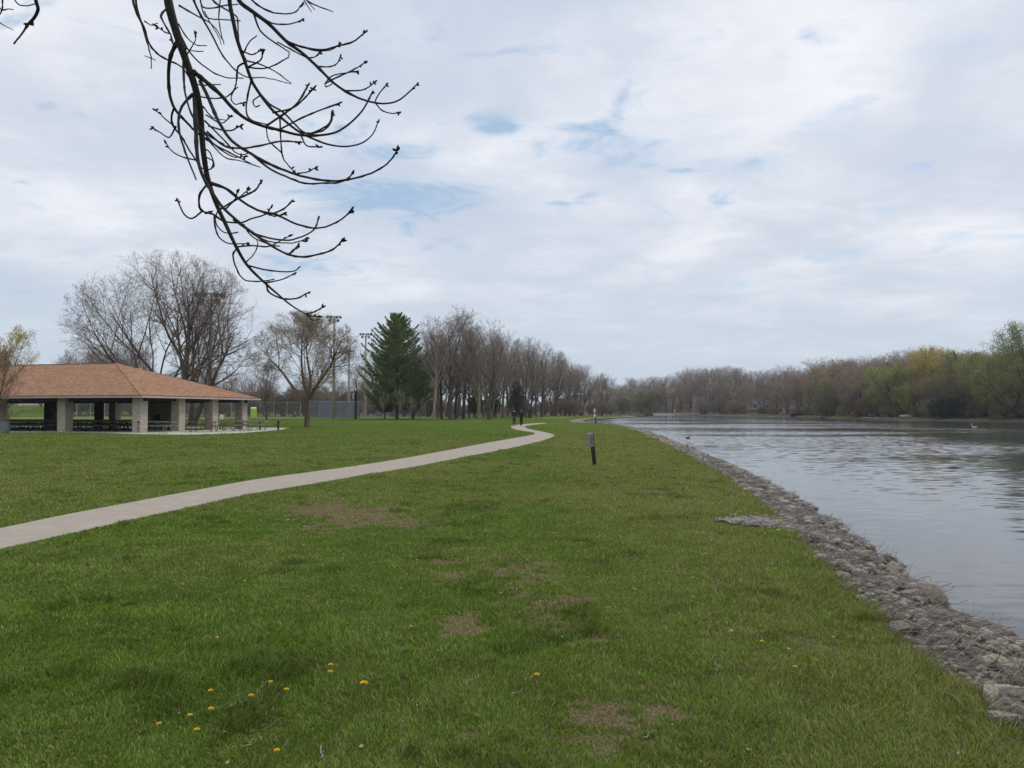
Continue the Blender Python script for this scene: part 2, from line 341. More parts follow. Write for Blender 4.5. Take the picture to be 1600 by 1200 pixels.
# ------------------------------------------------------------------ river water
def water_material():
    m = bpy.data.materials.new('river_water'); m.use_nodes = True; t = m.node_tree; p = t.nodes['Principled BSDF']; L = t.links.new
    p.inputs['Base Color'].default_value = (.062, .068, .074, 1); p.inputs['Roughness'].default_value = .06; p.inputs['IOR'].default_value = 1.33; p.inputs['Specular IOR Level'].default_value = .5
    tc = nn('ShaderNodeTexCoord', t)
    def noi(sc, det, st, rot=0.0):
        mp = nn('ShaderNodeMapping', t); mp.inputs['Scale'].default_value = st; mp.inputs['Rotation'].default_value = (0, 0, rot); L(tc.outputs['Object'], mp.inputs[0])
        n = nn('ShaderNodeTexNoise', t); n.inputs['Scale'].default_value = sc; n.inputs['Detail'].default_value = det; n.inputs['Roughness'].default_value = .55; L(mp.outputs[0], n.inputs['Vector']); return n.outputs['Fac']
    ripple = noi(3.2, 4, (.55, 1.5, 1), .25); chop = noi(1.1, 6, (.5, 1.3, 1), .1); wind = noi(.045, 3, (.55, 1.3, 1), .15)
    # breeze patches: more chop in the middle of the river
    sep = nn('ShaderNodeSeparateXYZ', t); L(tc.outputs['Object'], sep.inputs[0])
    mr = nn('ShaderNodeMapRange', t, interpolation_type='SMOOTHSTEP'); mr.inputs['From Min'].default_value = .40; mr.inputs['From Max'].default_value = .60; mr.inputs['To Min'].default_value = .12; mr.inputs['To Max'].default_value = 1.0; L(wind, mr.inputs['Value'])
    dist = nn('ShaderNodeMapRange', t, interpolation_type='SMOOTHSTEP'); dist.inputs['From Min'].default_value = 9; dist.inputs['From Max'].default_value = 60; dist.inputs['To Min'].default_value = .10; dist.inputs['To Max'].default_value = 1; L(sep.outputs[1], dist.inputs['Value'])
    amp = nn('ShaderNodeMath', t, operation='MULTIPLY'); L(mr.outputs[0], amp.inputs[0]); L(dist.outputs[0], amp.inputs[1])
    h1 = nn('ShaderNodeMath', t, operation='MULTIPLY'); L(chop, h1.inputs[0]); L(amp.outputs[0], h1.inputs[1])
    h2 = nn('ShaderNodeMath', t, operation='MULTIPLY_ADD'); L(ripple, h2.inputs[0]); h2.inputs[1].default_value = .16; L(h1.outputs[0], h2.inputs[2])
    # wave slopes straight from noise (short steep faces turned to the near bank, as under a breeze blowing that way)
    def vec(sc, det, st, rot):
        mp = nn('ShaderNodeMapping', t); mp.inputs['Scale'].default_value = st; mp.inputs['Rotation'].default_value = (0, 0, rot); L(tc.outputs['Object'], mp.inputs[0])
        n = nn('ShaderNodeTexNoise', t); n.inputs['Scale'].default_value = sc; n.inputs['Detail'].default_value = det; n.inputs['Roughness'].default_value = .6; L(mp.outputs[0], n.inputs['Vector'])
        v = nn('ShaderNodeVectorMath', t, operation='SUBTRACT'); L(n.outputs['Color'], v.inputs[0]); v.inputs[1].default_value = (.5, .5, .5); return v.outputs[0]
    def sc_(v, f=None, k=(1, 1, 0)):
        m1 = nn('ShaderNodeVectorMath', t, operation='MULTIPLY'); L(v, m1.inputs[0]); m1.inputs[1].default_value = k; o = m1.outputs[0]
        if f is not None:
            m2 = nn('ShaderNodeVectorMath', t, operation='SCALE'); L(o, m2.inputs[0]); L(f, m2.inputs['Scale']); o = m2.outputs[0]
        return o
    def ad(a_, b_): n = nn('ShaderNodeVectorMath', t, operation='ADD'); L(a_, n.inputs[0]); (L(b_, n.inputs[1]) if not isinstance(b_, tuple) else setattr(n.inputs[1], 'default_value', b_)); return n.outputs[0]
    calm = sc_(vec(2.6, 3, (.45, 1.6, 1), .3), None, (.08, .13, 0)); rough_ = sc_(vec(3.0, 5, (.6, 1.3, 1), .1), amp.outputs[0], (.30, .46, 0))
    bias = nn('ShaderNodeVectorMath', t, operation='SCALE'); bias.inputs[0].default_value = (-.01, -.030, 0); L(amp.outputs[0], bias.inputs['Scale'])
    s_ = ad(ad(ad(calm, rough_), bias.outputs[0]), (0, -.006, 1)); nm = nn('ShaderNodeVectorMath', t, operation='NORMALIZE'); L(s_, nm.inputs[0]); L(nm.outputs[0], p.inputs['Normal'])
    return m
MW = water_material()
wpoly = [(-200, -200), (400, -200), (400, 700), (-200, 700)]
water = MB().add([(x, y, WZ) for x, y in [(1.9, -200), (700, -200), (700, 900), (-300, 900), (-300, 300), (1.9, 100)]], [(0, 1, 2, 3, 4, 5)]).build('water', MW); tag(water, kind='structure')

# ------------------------------------------------------------------ path and slab
PL = [(-60, 839), (0, 827), (100, 806), (200, 787), (300, 768), (400, 750), (480, 739), (560, 728), (640, 715), (700, 704), (760, 692.5), (800, 685.5), (825, 681), (835, 678.6), (833, 676), (820, 674), (805, 671), (798.5, 667.6), (801, 665.2), (812, 663.5), (830, 661.9), (850, 660.7)]
PR = [(-60, 871), (0, 859), (100, 837), (200, 815), (300, 793), (400, 771), (480, 758), (560, 744.5), (640, 731), (700, 719.5), (760, 708), (800, 700), (842, 690.5), (860, 684.5), (866, 680.5), (858, 677), (843, 673.8), (828, 670.7), (820.5, 667.8), (822, 665.6), (835, 663.6), (854, 661.6)]
def smooth_pts(P, m=6):
    P = np.array(P, float); Q = np.vstack([2 * P[0] - P[1], P, 2 * P[-1] - P[-2]]); out = []
    for i in range(1, len(Q) - 2):
        for k in range(m):
            t = k / m; out.append(.5 * ((2 * Q[i]) + (-Q[i - 1] + Q[i + 1]) * t + (2 * Q[i - 1] - 5 * Q[i] + 4 * Q[i + 1] - Q[i + 2]) * t * t + (-Q[i - 1] + 3 * Q[i] - 3 * Q[i + 1] + Q[i + 2]) * t ** 3))
    out.append(Q[-2]); return np.array(out)
la = [gp(*p) for p in PL]; ra_ = [gp(*p) for p in PR]
# carry the path on to the side beyond the frame
la = [(-8.4, -2), (-7.9, 2), (-7.4, 6)] + la; ra_ = [(-7.2, -3), (-6.8, 1), (-6.4, 5)] + ra_
la = smooth_pts(la); ra_ = smooth_pts(ra_)
M_path = mat('path_concrete', srgb(172, 160, 146), .9, var=.10, vscale=3, bump=.25, bscale=60)
def path_mat(m):
    t = m.node_tree; p = t.nodes['Principled BSDF']; src = p.inputs['Base Color'].links[0].from_socket
    tc = nn('ShaderNodeTexCoord', t); n = nn('ShaderNodeTexNoise', t); n.inputs['Scale'].default_value = 90; n.inputs['Detail'].default_value = 4; t.links.new(tc.outputs['Object'], n.inputs['Vector'])
    mr = nn('ShaderNodeMapRange', t); mr.inputs['From Min'].default_value = .3; mr.inputs['From Max'].default_value = .7; mr.inputs['To Min'].default_value = .8; mr.inputs['To Max'].default_value = 1.15; t.links.new(n.outputs['Fac'], mr.inputs['Value'])
    ml = nn('ShaderNodeMix', t, data_type='RGBA', blend_type='MULTIPLY'); ml.inputs['Factor'].default_value = 1; t.links.new(src, ml.inputs['A']); t.links.new(mr.outputs[0], ml.inputs['B']); t.links.new(ml.outputs['Result'], p.inputs['Base Color'])
path_mat(M_path)
def strip_mesh(a, b, z0, z1, m, name):
    mb = MB(); n = len(a); vs = []
    for p, q in zip(a, b): vs += [(p[0], p[1], z0), (p[0], p[1], z1), (q[0], q[1], z1), (q[0], q[1], z0)]
    fsx = []
    for i in range(n - 1):
        for k in range(3): fsx.append((4 * i + k, 4 * i + k + 1, 4 * i + 5 + k, 4 * i + 4 + k))
    return mb.add(vs, fsx).build(name, m)
path = strip_mesh(la, ra_, -.03, .016, M_path, 'path'); tag(path, kind='structure')
PATHPOLY = np.vstack([la, ra_[::-1]])
def inpoly(x, y, poly):
    ins = np.zeros(x.shape, bool); n = len(poly)
    for i in range(n):
        a = poly[i]; b = poly[(i + 1) % n]
        ins ^= ((a[1] > y) != (b[1] > y)) & (x < (b[0] - a[0]) * (y - a[1]) / (b[1] - a[1] + 1e-12) + a[0])
    return ins
# far path pieces by the trees and the pale infield edge
for (a, b, w) in [((716, 656.3), (752, 656.0), 1.2), ((655, 655.2), (690, 654.8), 1.4), ((846, 653.4), (888, 652.2), 1.5)]:
    A = np.array(gp(*a)); B = np.array(gp(*b)); d = (B - A) / np.linalg.norm(B - A); n_ = np.array([-d[1], d[0]]) * w / 2
    o = strip_mesh([A + n_, (A + B) / 2 + n_ * 1.4, B + n_], [A - n_, (A + B) / 2 - n_ * 1.2, B - n_], -.02, .02, M_path, 'footpath'); tag(o, kind='structure')
M_dirt = mat('infield_dirt', srgb(178, 166, 140), .95, var=.1, vscale=.3)
o = strip_mesh([(-170, 176), (-95, 178), (-45, 180)], [(-165, 166), (-95, 168), (-45, 174)], -.02, .02, M_dirt, 'infield'); tag(o, kind='structure')
o = strip_mesh([(-45, 190), (-20, 190), (-14, 190)], [(-45, 184), (-20, 184), (-14, 186)], -.02, .02, M_dirt, 'infield'); tag(o, kind='structure')
SLAB = [gp(-200, 675.5), gp(0, 675.8), gp(100, 675.8), gp(160, 676.8), gp(215, 678.8), gp(270, 679.6), gp(330, 679), gp(380, 676.8), gp(420, 673.5), gp(447, 670.6), (-21, 70), (-20.8, 72), (-60, 82)]
M_slab = mat('slab_concrete', srgb(190, 186, 172), .9, var=.12, vscale=.8)
o = MB().prism(SLAB, -.05, .03).build('pavement', M_slab); tag(o, kind='structure')
SLABP = np.array(SLAB)

# ------------------------------------------------------------------ grass blades on the near lawn
def grass():
    N0 = 2100000
    # radial density ~ constant up to 4 m, falling after
    u = rng.random(N0); Rs = np.geomspace(2.4, 75, 400); dens = np.where(Rs < 4, 1, (4 / Rs) ** 1.55) * Rs
    cdf = np.cumsum(dens * np.gradient(Rs)); cdf /= cdf[-1]; R = np.interp(u, cdf, Rs)
    A = np.radians(rng.uniform(-39, 39, N0)); x = R * np.sin(A); y = R * np.cos(A) 
    d, idx = sdist(x, y); b = bareness(x, y)
    keep = (d + wobble(x, y) < .05 + .10 * (rng.random(N0) - .3)) & ~inpoly(x, y, PATHPOLY) & (rng.random(N0) > b * .62) & (y > 1.5) & (rng.random(N0) > sst(28, 75, R))
    cl = vnoise(x, y, 2.6, 4, 41); keep &= rng.random(N0) < .55 + .8 * cl
    x = x[keep]; y = y[keep]; R = R[keep]; b = b[keep]; cl = cl[keep]; d = d[keep]; n = len(x)
    dry = dryness(x, y); tall = vnoise(x, y, 1.1, 4, 43)
    edge = sst(-.5, -.02, d)
    h = (.015 + .028 * tall ** 2 * 1.5 + .024 * edge) * rng.uniform(.5, 1.35, n) * (1 - .5 * b) * (1 + .012 * R)
    tuft = sst(.66, .78, vnoise(x, y, 2.2, 3, 47)); h *= 1 + .9 * tuft
    w = (.0021 * rng.uniform(.6, 1.4, n)) * (R / 3.2) ** .70
    a = rng.uniform(0, 2 * math.pi, n); lean = rng.uniform(.2, 1.35, n); fl = vnoise(x, y, 3.0, 2, 49) * 6.28 * 2
    la_ = np.where(rng.random(n) < .6, fl + rng.normal(0, .6, n), rng.uniform(0, 6.28, n))
    dx = np.cos(la_) * lean * h; dy = np.sin(la_) * lean * h; hz = h / np.sqrt(1 + .35 * lean ** 2)
    cx = np.cos(a) * w; cy = np.sin(a) * w
    z0 = -.004
    V = np.empty((n, 5, 3))
    V[:, 0] = np.stack([x - cx, y - cy, np.full(n, z0)], -1); V[:, 1] = np.stack([x + cx, y + cy, np.full(n, z0)], -1)
    V[:, 2] = np.stack([x + cx * .8 + dx * .38, y + cy * .8 + dy * .38, hz * .62], -1); V[:, 3] = np.stack([x - cx * .8 + dx * .38, y - cy * .8 + dy * .38, hz * .62], -1)
    V[:, 4] = np.stack([x + dx, y + dy, hz], -1)
    base = np.arange(n)[:, None] * 5
    T1 = base + np.array([0, 1, 2]); T2 = base + np.array([0, 2, 3]); T3 = base + np.array([3, 2, 4])
    fcs = np.stack([T1, T2, T3], 1).reshape(-1, 3)
    g0 = np.array([.075, .158, .014]); g1 = np.array([.235, .360, .040]); g2 = np.array([.340, .360, .085]); tan = np.array([.42, .345, .17])
    k = np.clip(.15 + .7 * rng.random(n) * (.5 + cl) + .3 * (cl - .5), 0, 1)[:, None]; col = g0 * (1 - k) + g1 * k
    dk = np.clip(dry * 1.0 + rng.normal(0, .12, n), 0, 1)[:, None]; col = col * (1 - dk * .75) + g2 * dk * .75
    isd = (rng.random(n) < (.11 + .30 * dry + .72 * b))[:, None]; col = np.where(isd, tan * rng.uniform(.4, 1.1, (n, 1)), col)
    col = col * (1 - .25 * tuft[:, None]) * rng.uniform(.6, 1.4, (n, 1))
    m = bpy.data.materials.new('grass_blades'); m.use_nodes = True; t = m.node_tree; p = t.nodes['Principled BSDF']; p.inputs['Roughness'].default_value = .6; p.inputs['Specular IOR Level'].default_value = .2
    at_ = nn('ShaderNodeAttribute', t, attribute_name='tone'); t.links.new(at_.outputs['Color'], p.inputs['Base Color'])
    tr = nn('ShaderNodeBsdfTranslucent', t); t.links.new(at_.outputs['Color'], tr.inputs[0]); ms = nn('ShaderNodeMixShader', t); ms.inputs[0].default_value = .3
    t.links.new(p.outputs[0], ms.inputs[1]); t.links.new(tr.outputs[0], ms.inputs[2]); t.links.new(ms.outputs[0], t.nodes['Material Output'].inputs[0])
    me = np_mesh('grass', V.reshape(-1, 3), fcs, m)
    ca = me.attributes.new('tone', 'FLOAT_COLOR', 'POINT'); cc = np.ones((n, 5, 4), dtype=np.float32); cc[:, :, :3] = col[:, None]; ca.data.foreach_set('color', cc.ravel())
    o = link('grass', me); tag(o, 'short spring grass of the riverside lawn', 'grass', kind='stuff')
grass()

# ------------------------------------------------------------------ trees
def norm(v): return v / (np.linalg.norm(v, axis=-1, keepdims=True) + 1e-9)
class Tree:
    """levels of tapered, wandering branches kept inside an ellipsoid crown"""
    def __init__(s, seed, crown):
        s.r = np.random.default_rng(seed); s.c = np.array(crown[:3], float); s.a = np.array(crown[3:], float)
        s.wood = Tubes(); s.twig = Tubes(); s.tips = []
    def env(s, P, D):                              # distance to the crown's surface
        p = (P - s.c) / s.a; d = D / s.a; A = (d * d).sum(-1); B = (p * d).sum(-1); Cc = (p * p).sum(-1) - 1
        disc = np.maximum(B * B - A * Cc, 0); return np.maximum((-B + np.sqrt(disc)) / A, .0)
    def grow(s, P0, D, L, R, n, wander, up, taper=.25, rmin=.006, sides=4, crown=True):
        B = len(P0); P = np.empty((B, n + 1, 3)); P[:, 0] = P0; D = norm(D)
        for i in range(n):
            D = norm(D + s.r.normal(0, wander, (B, 3)) + np.array([0, 0, 1.]) * (up if np.isscalar(up) else up[:, None]))
            P[:, i + 1] = P[:, i] + D * (L / n)[:, None]
        t = np.linspace(0, 1, n + 1)[None]; RR_ = np.maximum(R[:, None] * (1 - (1 - taper) * t), rmin)
        (s.twig if crown else s.wood).add(P, RR_, sides)
        return P, RR_, L
    def kids(s, par, m, t0, t1, ang, ratio, rr, rmin, lo=.8, hi=1.05, upw=0.0, lfall=.5):
        P, R, L = par; B, n1, _ = P.shape; n = n1 - 1
        t = t0 + (t1 - t0) * (np.arange(m)[None] + s.r.random((B, m))) / m
        f = t * n; i = np.minimum(f.astype(int), n - 1); w = (f - i)[..., None]; bi = np.arange(B)[:, None]
        S = P[bi, i] * (1 - w) + P[bi, i + 1] * w; T = norm(P[bi, i + 1] - P[bi, i]); rp = R[bi, i]
        az = s.r.uniform(0, 2 * math.pi, (B, 1)) + np.arange(m)[None] * 2.4 + s.r.normal(0, .4, (B, m))
        ref = np.where(np.abs(T[..., 2:3]) < .9, np.array([0, 0, 1.]), np.array([1., 0, 0])); U = norm(np.cross(T, ref)); W = np.cross(T, U)
        an = np.radians(s.r.uniform(ang[0], ang[1], (B, m)))[..., None]
        D = T * np.cos(an) + (U * np.cos(az)[..., None] + W * np.sin(az)[..., None]) * np.sin(an); D[..., 2] += upw; D = norm(D)
        S = S.reshape(-1, 3); D = D.reshape(-1, 3); e = s.env(S, D)
        Lk_ = np.minimum(np.repeat(L, m) * ratio * (1.15 - lfall * t.ravel()) * s.r.uniform(lo, hi, len(S)), e * s.r.uniform(.85, 1.08, len(S)))
        ok = Lk_ > .12
        return S[ok], D[ok], Lk_[ok], np.maximum(rp.ravel()[ok] * rr, rmin)
def leaf_quads(r, pts, size, name, material, droop=0.0, per=1, jitter=.15, aspect=1.0):
    pts = np.repeat(pts, per, axis=0) + r.normal(0, jitter, (len(pts) * per, 3)); n = len(pts)
    u = norm(r.normal(0, 1, (n, 3))); 
    if droop: u = norm(u * (1 - droop) + np.array([0, 0, -1]) * droop * 1.5)
    v = norm(np.cross(u, r.normal(0, 1, (n, 3)))); s_ = size * r.uniform(.5, 1.4, (n, 1))
    V = np.stack([pts - v * s_ * .35 / aspect, pts + u * s_ * .5, pts + v * s_ * .35 / aspect, pts - u * s_ * .5], 1).reshape(-1, 3)
    return np_mesh(name, V, np.arange(n * 4).reshape(-1, 4), material, smooth=False)

M_bark = mat('bark', (.15, .125, .10), .95, var=.35, vscale=2.5, bump=.6, bscale=6, tint=True, stretch=(1, 1, .3))
M_twig = mat('twig_bark', (.262, .228, .190), .9, var=.2, vscale=.6, tint=True)
M_leaf = mat('leaf', (.38, .38, .15), .7, var=.3, vscale=.5, tint=True, trans=.35)

def finish(t, name, trunk_name='trunk'):
    return t
def proto(seed, H, fork, crown, r0, n=(9, 8, 7, 4), seg=(9, 7, 5, 3), ang1=(28, 62), up=(.05, .06, .05, .03), trunk_frac=.72, lean=(0, 0), ratio=(1, .55, .5, .55), wander=(.05, .10, .14, .16), stems=None, ang=((25, 60), (25, 60), (25, 65)), tw=.012, droop_end=0.0, lo1=.75):
    T = Tree(seed, crown)
    if stems is None: stems = [((0, 0, 0), (lean[0], lean[1], 1), H * trunk_frac, r0)]
    P0 = np.array([s[0] for s in stems], float); D0 = np.array([s[1] for s in stems], float); L0 = np.array([s[2] for s in stems], float); R0 = np.array([s[3] for s in stems], float)
    P, R, L = T.grow(P0, D0, L0, R0, 12, .035 if len(stems) == 1 else .06, .02, .3 if len(stems) == 1 else .1, sides=8, crown=False)
    R[:, 0] *= 1.25
    p0 = (P, R, L)
    S, D, Lc, Rc = T.kids(p0, n[0], fork / (H * trunk_frac), .99, ang1, 9.0, .55, .03, lo=1, hi=1)
    Lc = T.env(S, D) * T.r.uniform(lo1, 1.0, len(S)); Rc = np.minimum(Rc, .02 * Lc + .015)
    p1 = T.grow(S, D, Lc, Rc, seg[0], wander[0], up[0], .2, .012, 5, crown=False)
    S, D, Lc, Rc = T.kids(p1, n[1], .15, 1, ang[0], ratio[1], .55, .014)
    p2 = T.grow(S, D, Lc, Rc, seg[1], wander[1], up[1], .25, .01, 4, crown=True)
    # the trunk's own top
    S, D, Lc, Rc = T.kids(p2, n[2], .1, 1, ang[1], ratio[2], .6, tw, lo=.6, hi=1.2)
    p3 = T.grow(S, D, Lc, Rc, seg[2], wander[2], up[2], .45, tw * .8, 3)
    if n[3]:
        S, D, Lc, Rc = T.kids(p3, n[3], .1, 1, ang[2], ratio[3], .75, tw * .8, lo=.6, hi=1.4)
        p4 = T.grow(S, D, Lc, Rc, seg[3], wander[3], up[3] - droop_end, .6, tw * .6, 3)
    else: p4 = p3
    zz = np.concatenate([p4[0][:, -1, 2], p3[0][:, -1, 2]]); T.h = float(np.percentile(zz, 99.3)); T.ends = p4[0]; T.mid = p3[0]; T.limb = p1[0]; T.p2 = p2[0]
    T.m_trunk = T.wood.mesh('trunk', M_bark); T.m_crown = T.twig.mesh('crown', M_twig)
    return T

def place(T, name, loc, rz=0, s=1.0, label=None, group=None, bark=(1, 1, 1), twig=(1, 1, 1), cat='tree', leaf=None, leafcol=(1, 1, 1), sz=None):
    e = empty(name, (loc[0], loc[1], loc[2] if len(loc) > 2 else 0), rz); q_ = getattr(T, 'norm', 1.0); e.scale = (s * (1 + q_) / 2, s * (1 + q_) / 2, (sz or s) * q_)
    tag(e, label, cat, group)
    a = link('trunk', T.m_trunk, e); a.color = tuple(bark) + (1,)
    b = link('crown', T.m_crown, e); b.color = tuple(twig) + (1,)
    if leaf is not None:
        c = link('foliage', leaf, e); c.color = tuple(leafcol) + (1,)
    return e
def zt(x, y): return float(terrain(np.array([float(x)]), np.array([float(y)]))[0][0])

# --- generic bare kinds (metres; base at 0)
bareA = proto(11, 20, 3.4, (0, 0, 11.0, 5.8, 5.8, 9.2), .33, n=(13, 7, 6, 4), ang1=(20, 55), up=(.09, .07, .05, .03), tw=.013)
bareB = proto(12, 20, 2.8, (0, 0, 11.2, 7.0, 7.0, 9.2), .36, n=(12, 8, 6, 4), ang1=(25, 60), up=(.06, .06, .04, .02), tw=.013)
bareC = proto(13, 20, 5.0, (0, 0, 12.0, 4.9, 4.9, 8.3), .28, n=(13, 7, 6, 4), ang1=(20, 50), up=(.09, .07, .05, .03), tw=.013)
bareD = proto(14, 20, 2.3, (0, 0, 11.0, 7.6, 7.6, 9.3), .30, n=(8, 7, 6, 4), up=(.08, .07, .05, .03), tw=.013,
              stems=[((-.2, 0, 0), (-.32, .05, 1), 13, .24), ((.2, .1, 0), (.28, .1, 1), 13.5, .25), ((0, .2, 0), (.02, -.2, 1), 14, .24)], ang1=(20, 50))
small = proto(15, 10, 2.2, (0, 0, 6.2, 3.6, 3.6, 4.1), .15, n=(13, 8, 7, 3), ang1=(28, 55), up=(.10, .07, .05, .03), tw=.011)

for T_ in (bareA, bareB, bareC, bareD): T_.norm = 20.0 / T_.h
# --- particular trees
DB = 80.0; bx = gx(287, DB)
big = proto(24, 18.5, 2.6, (-2.2, 0, 9.6, 10.4, 8.5, 8.9), .55, n=(10, 9, 7, 4), up=(.05, .06, .04, .02), tw=.011, ang1=(22, 60), lo1=.75, wander=(.07, .12, .16, .18),
            stems=[((-.3, 0, 0), (-.10, .05, 1), 13.5, .52), ((.7, .1, 0), (.12, -.05, 1), 12, .30), ((1.1, -.2, 0), (.42, .05, 1), 11, .30), ((-.6, .2, 0), (-.95, -.1, .85), 12.5, .30), ((-.5, .3, .6), (-.48, .15, 1), 13, .28)], ratio=(1, .55, .5, .5))
place(big, 'bare_tree', (bx, DB), 0, 1, 'largest bare tree, many limbs fanning up behind the brown pavilion roof', bark=(.75, .75, .8), twig=(.9, .86, .86))
DE = 77.0
elm = proto(23, 11.6, 3.0, (-.3, 0, 6.9, 6.5, 6.0, 4.8), .36, n=(9, 9, 8, 5), up=(.03, .04, .02, -.02), tw=.009, ang1=(30, 66), lo1=.65, wander=(.09, .13, .16, .2), trunk_frac=.5, droop_end=.05,
            stems=[((0, 0, 0), (.01, 0, 1), 4.6, .33), ((-.1, 0, 2.4), (-.66, .1, 1), 7.4, .21), ((.1, 0, 2.7), (.62, -.1, 1), 7.2, .21), ((0, .1, 2.9), (.12, .3, 1), 7.6, .17), ((0, -.1, 2.9), (-.16, -.25, 1), 7.6, .18)])
eb = leaf_quads(np.random.default_rng(5), elm.ends[::2, -1], .07, 'buds', M_leaf, jitter=.06)
place(elm, 'spreading_tree', (gx(480, DE), DE), 0, 1, 'round-crowned bare tree with forked brown trunk standing on the lawn beside the pavilion', bark=(.95, .82, .62), twig=(.95, .84, .62), leaf=eb, leafcol=(.75, .6, .7))
place(small, 'young_tree', (gx(417, 128), 128), .5, .98, 'small upright reddish brown bare tree between pavilion corner and forked trunk', bark=(.6, .55, .5), twig=(.95, .75, .6))

# budding trees at the picture's edge by the pavilion
shrubT = proto(31, 7.5, .8, (0, 0, 3.6, 3.4, 3.2, 3.2), .10, n=(8, 7, 5, 3), up=(.05, .06, .04, .03), tw=.008, ang1=(20, 60), stems=[((0, 0, 0), (.1, 0, 1), 4.5, .09), ((.2, .1, 0), (.45, .1, 1), 4.5, .08), ((-.2, 0, 0), (-.4, -.1, 1), 4.5, .08), ((0, .2, 0), (0, .4, 1), 4.6, .08)])
budl = leaf_quads(np.random.default_rng(6), shrubT.ends[::3, -1], .07, 'buds', M_leaf, jitter=.05)
place(shrubT, 'bare_shrub_tree', (gx(-22, 50), 50), .3, .92, 'low branching reddish shrub tree overlapping the roof at the picture edge', bark=(.9, .8, .7), twig=(1.0, .72, .6), leaf=budl, leafcol=(.9, .6, .9))
fl = leaf_quads(np.random.default_rng(8), np.concatenate([bareB.ends[:, -1], bareB.ends[::2, 1]]), .26, 'leaves', M_leaf, jitter=.2)
place(bareB, 'budding_tree', (gx(12, 95), 95), 1.2, .60, 'yellow budding tree rising behind the pavilion roof at the picture edge', twig=(1, .9, .7), leaf=fl, leafcol=(1.5, 1.2, .5))

# pine beside the light poles
M_needle = mat('needles', (.070, .135, .045), .7, col2=(.20, .24, .07), vscale=.28, tint=True, trans=.15)
def pine(seed, H, rad, base, name_n=8):
    r = np.random.default_rng(seed); W = Tubes(); z = base; PB = []; 
    W.add(np.array([[[0, 0, i * H / 10] for i in range(11)]]) + r.normal(0, .04, (1, 11, 3)) * [1, 1, 0], np.linspace(.34, .03, 11)[None], 8)
    Ps = []; Rs = []
    while z < H - .2:
        f = (z - base) / (H - base); L = rad * (1 - f ** 1.6) * (.62 + .38 * sst(0, .15, f)) + .45
        k = 6; a0 = r.uniform(0, 6.28)
        for j in range(k):
            a = a0 + j * 2 * math.pi / k + r.normal(0, .25); l = L * r.uniform(.72, 1.12); n = 7; P = np.zeros((n, 3)); e = r.uniform(-.05, .3) + .5 * f
            for q in range(n):
                t = q / (n - 1); P[q] = (math.cos(a) * l * t, math.sin(a) * l * t, z + l * (e * t - .28 * math.sin(t * 2.6) * (1 - f) + .18 * t * t))
            Ps.append(P); Rs.append(np.linspace(.05, .012, n) * (1.2 - f * .7))
        z += r.uniform(.34, .52)
    Ps = np.array(Ps); Rs = np.array(Rs); W.add(Ps, Rs, 4)
    # tufts along the outer part of each branch
    pts = []; dr = []
    for P in Ps:
        L = np.linalg.norm(P[-1] - P[0]); m = int(16 + 18 * L)
        t = r.uniform(.10, 1.0, m) ** .75 * (len(P) - 1); i = np.minimum(t.astype(int), len(P) - 2); w = (t - i)[:, None]; q = P[i] * (1 - w) + P[i + 1] * w
        d = norm(P[-1] - P[0]); side = np.cross(d, [0, 0, 1]); spread = (.16 + .22 * L * (1 - t / (len(P) - 1)) * .9)[:, None]
        q = q + side * r.normal(0, 1, (m, 1)) * spread * .8 + np.array([0, 0, 1]) * r.normal(.03, .07, (m, 1)); pts.append(q); dr.append(np.repeat(d[None], m, 0))
    pts = np.concatenate(pts); dr = np.concatenate(dr); per = 9
    pp = np.repeat(pts, per, 0); d = norm(np.repeat(dr, per, 0) * .5 + r.normal(0, .6, pp.shape) + [0, 0, .35]); s_ = r.uniform(.16, .38, (len(pp), 1)); v = norm(np.cross(d, r.normal(0, 1, pp.shape))) * .036
    V = np.stack([pp - v, pp + v, pp + d * s_], 1).reshape(-1, 3)
    me = np_mesh('needles', V, np.arange(len(V)).reshape(-1, 3), M_needle, smooth=False)
    class O: pass
    o = O(); o.m_trunk = W.mesh('trunk', M_bark); o.m_crown = me; return o
pineA = pine(3, 19.5, 7.6, 3.2); pineB = pine(4, 14, 3.9, 2.8)
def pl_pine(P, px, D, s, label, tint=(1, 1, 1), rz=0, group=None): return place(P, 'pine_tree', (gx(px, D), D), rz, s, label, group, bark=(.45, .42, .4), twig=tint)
pl_pine(pineA, 620, 142, 1.0, 'tall dark green pine beside the light poles', (1.3, 1.22, 1.1))
pl_pine(pineB, 645, 150, .9, 'shorter green pine tucked against the flank of the tall pine', (1, 1.05, .95), 1)
pl_pine(pineB, 601, 147, .62, 'smallest pine half hidden under the tall pine, dark trunk', (1.1, 1.0, .9), 2)
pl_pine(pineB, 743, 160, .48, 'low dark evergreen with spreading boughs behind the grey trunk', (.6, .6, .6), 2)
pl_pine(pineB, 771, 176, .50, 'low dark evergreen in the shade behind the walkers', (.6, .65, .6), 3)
pl_pine(pineB, 808, 190, .62, 'dark evergreen directly behind the two walkers', (.55, .65, .65), .4)

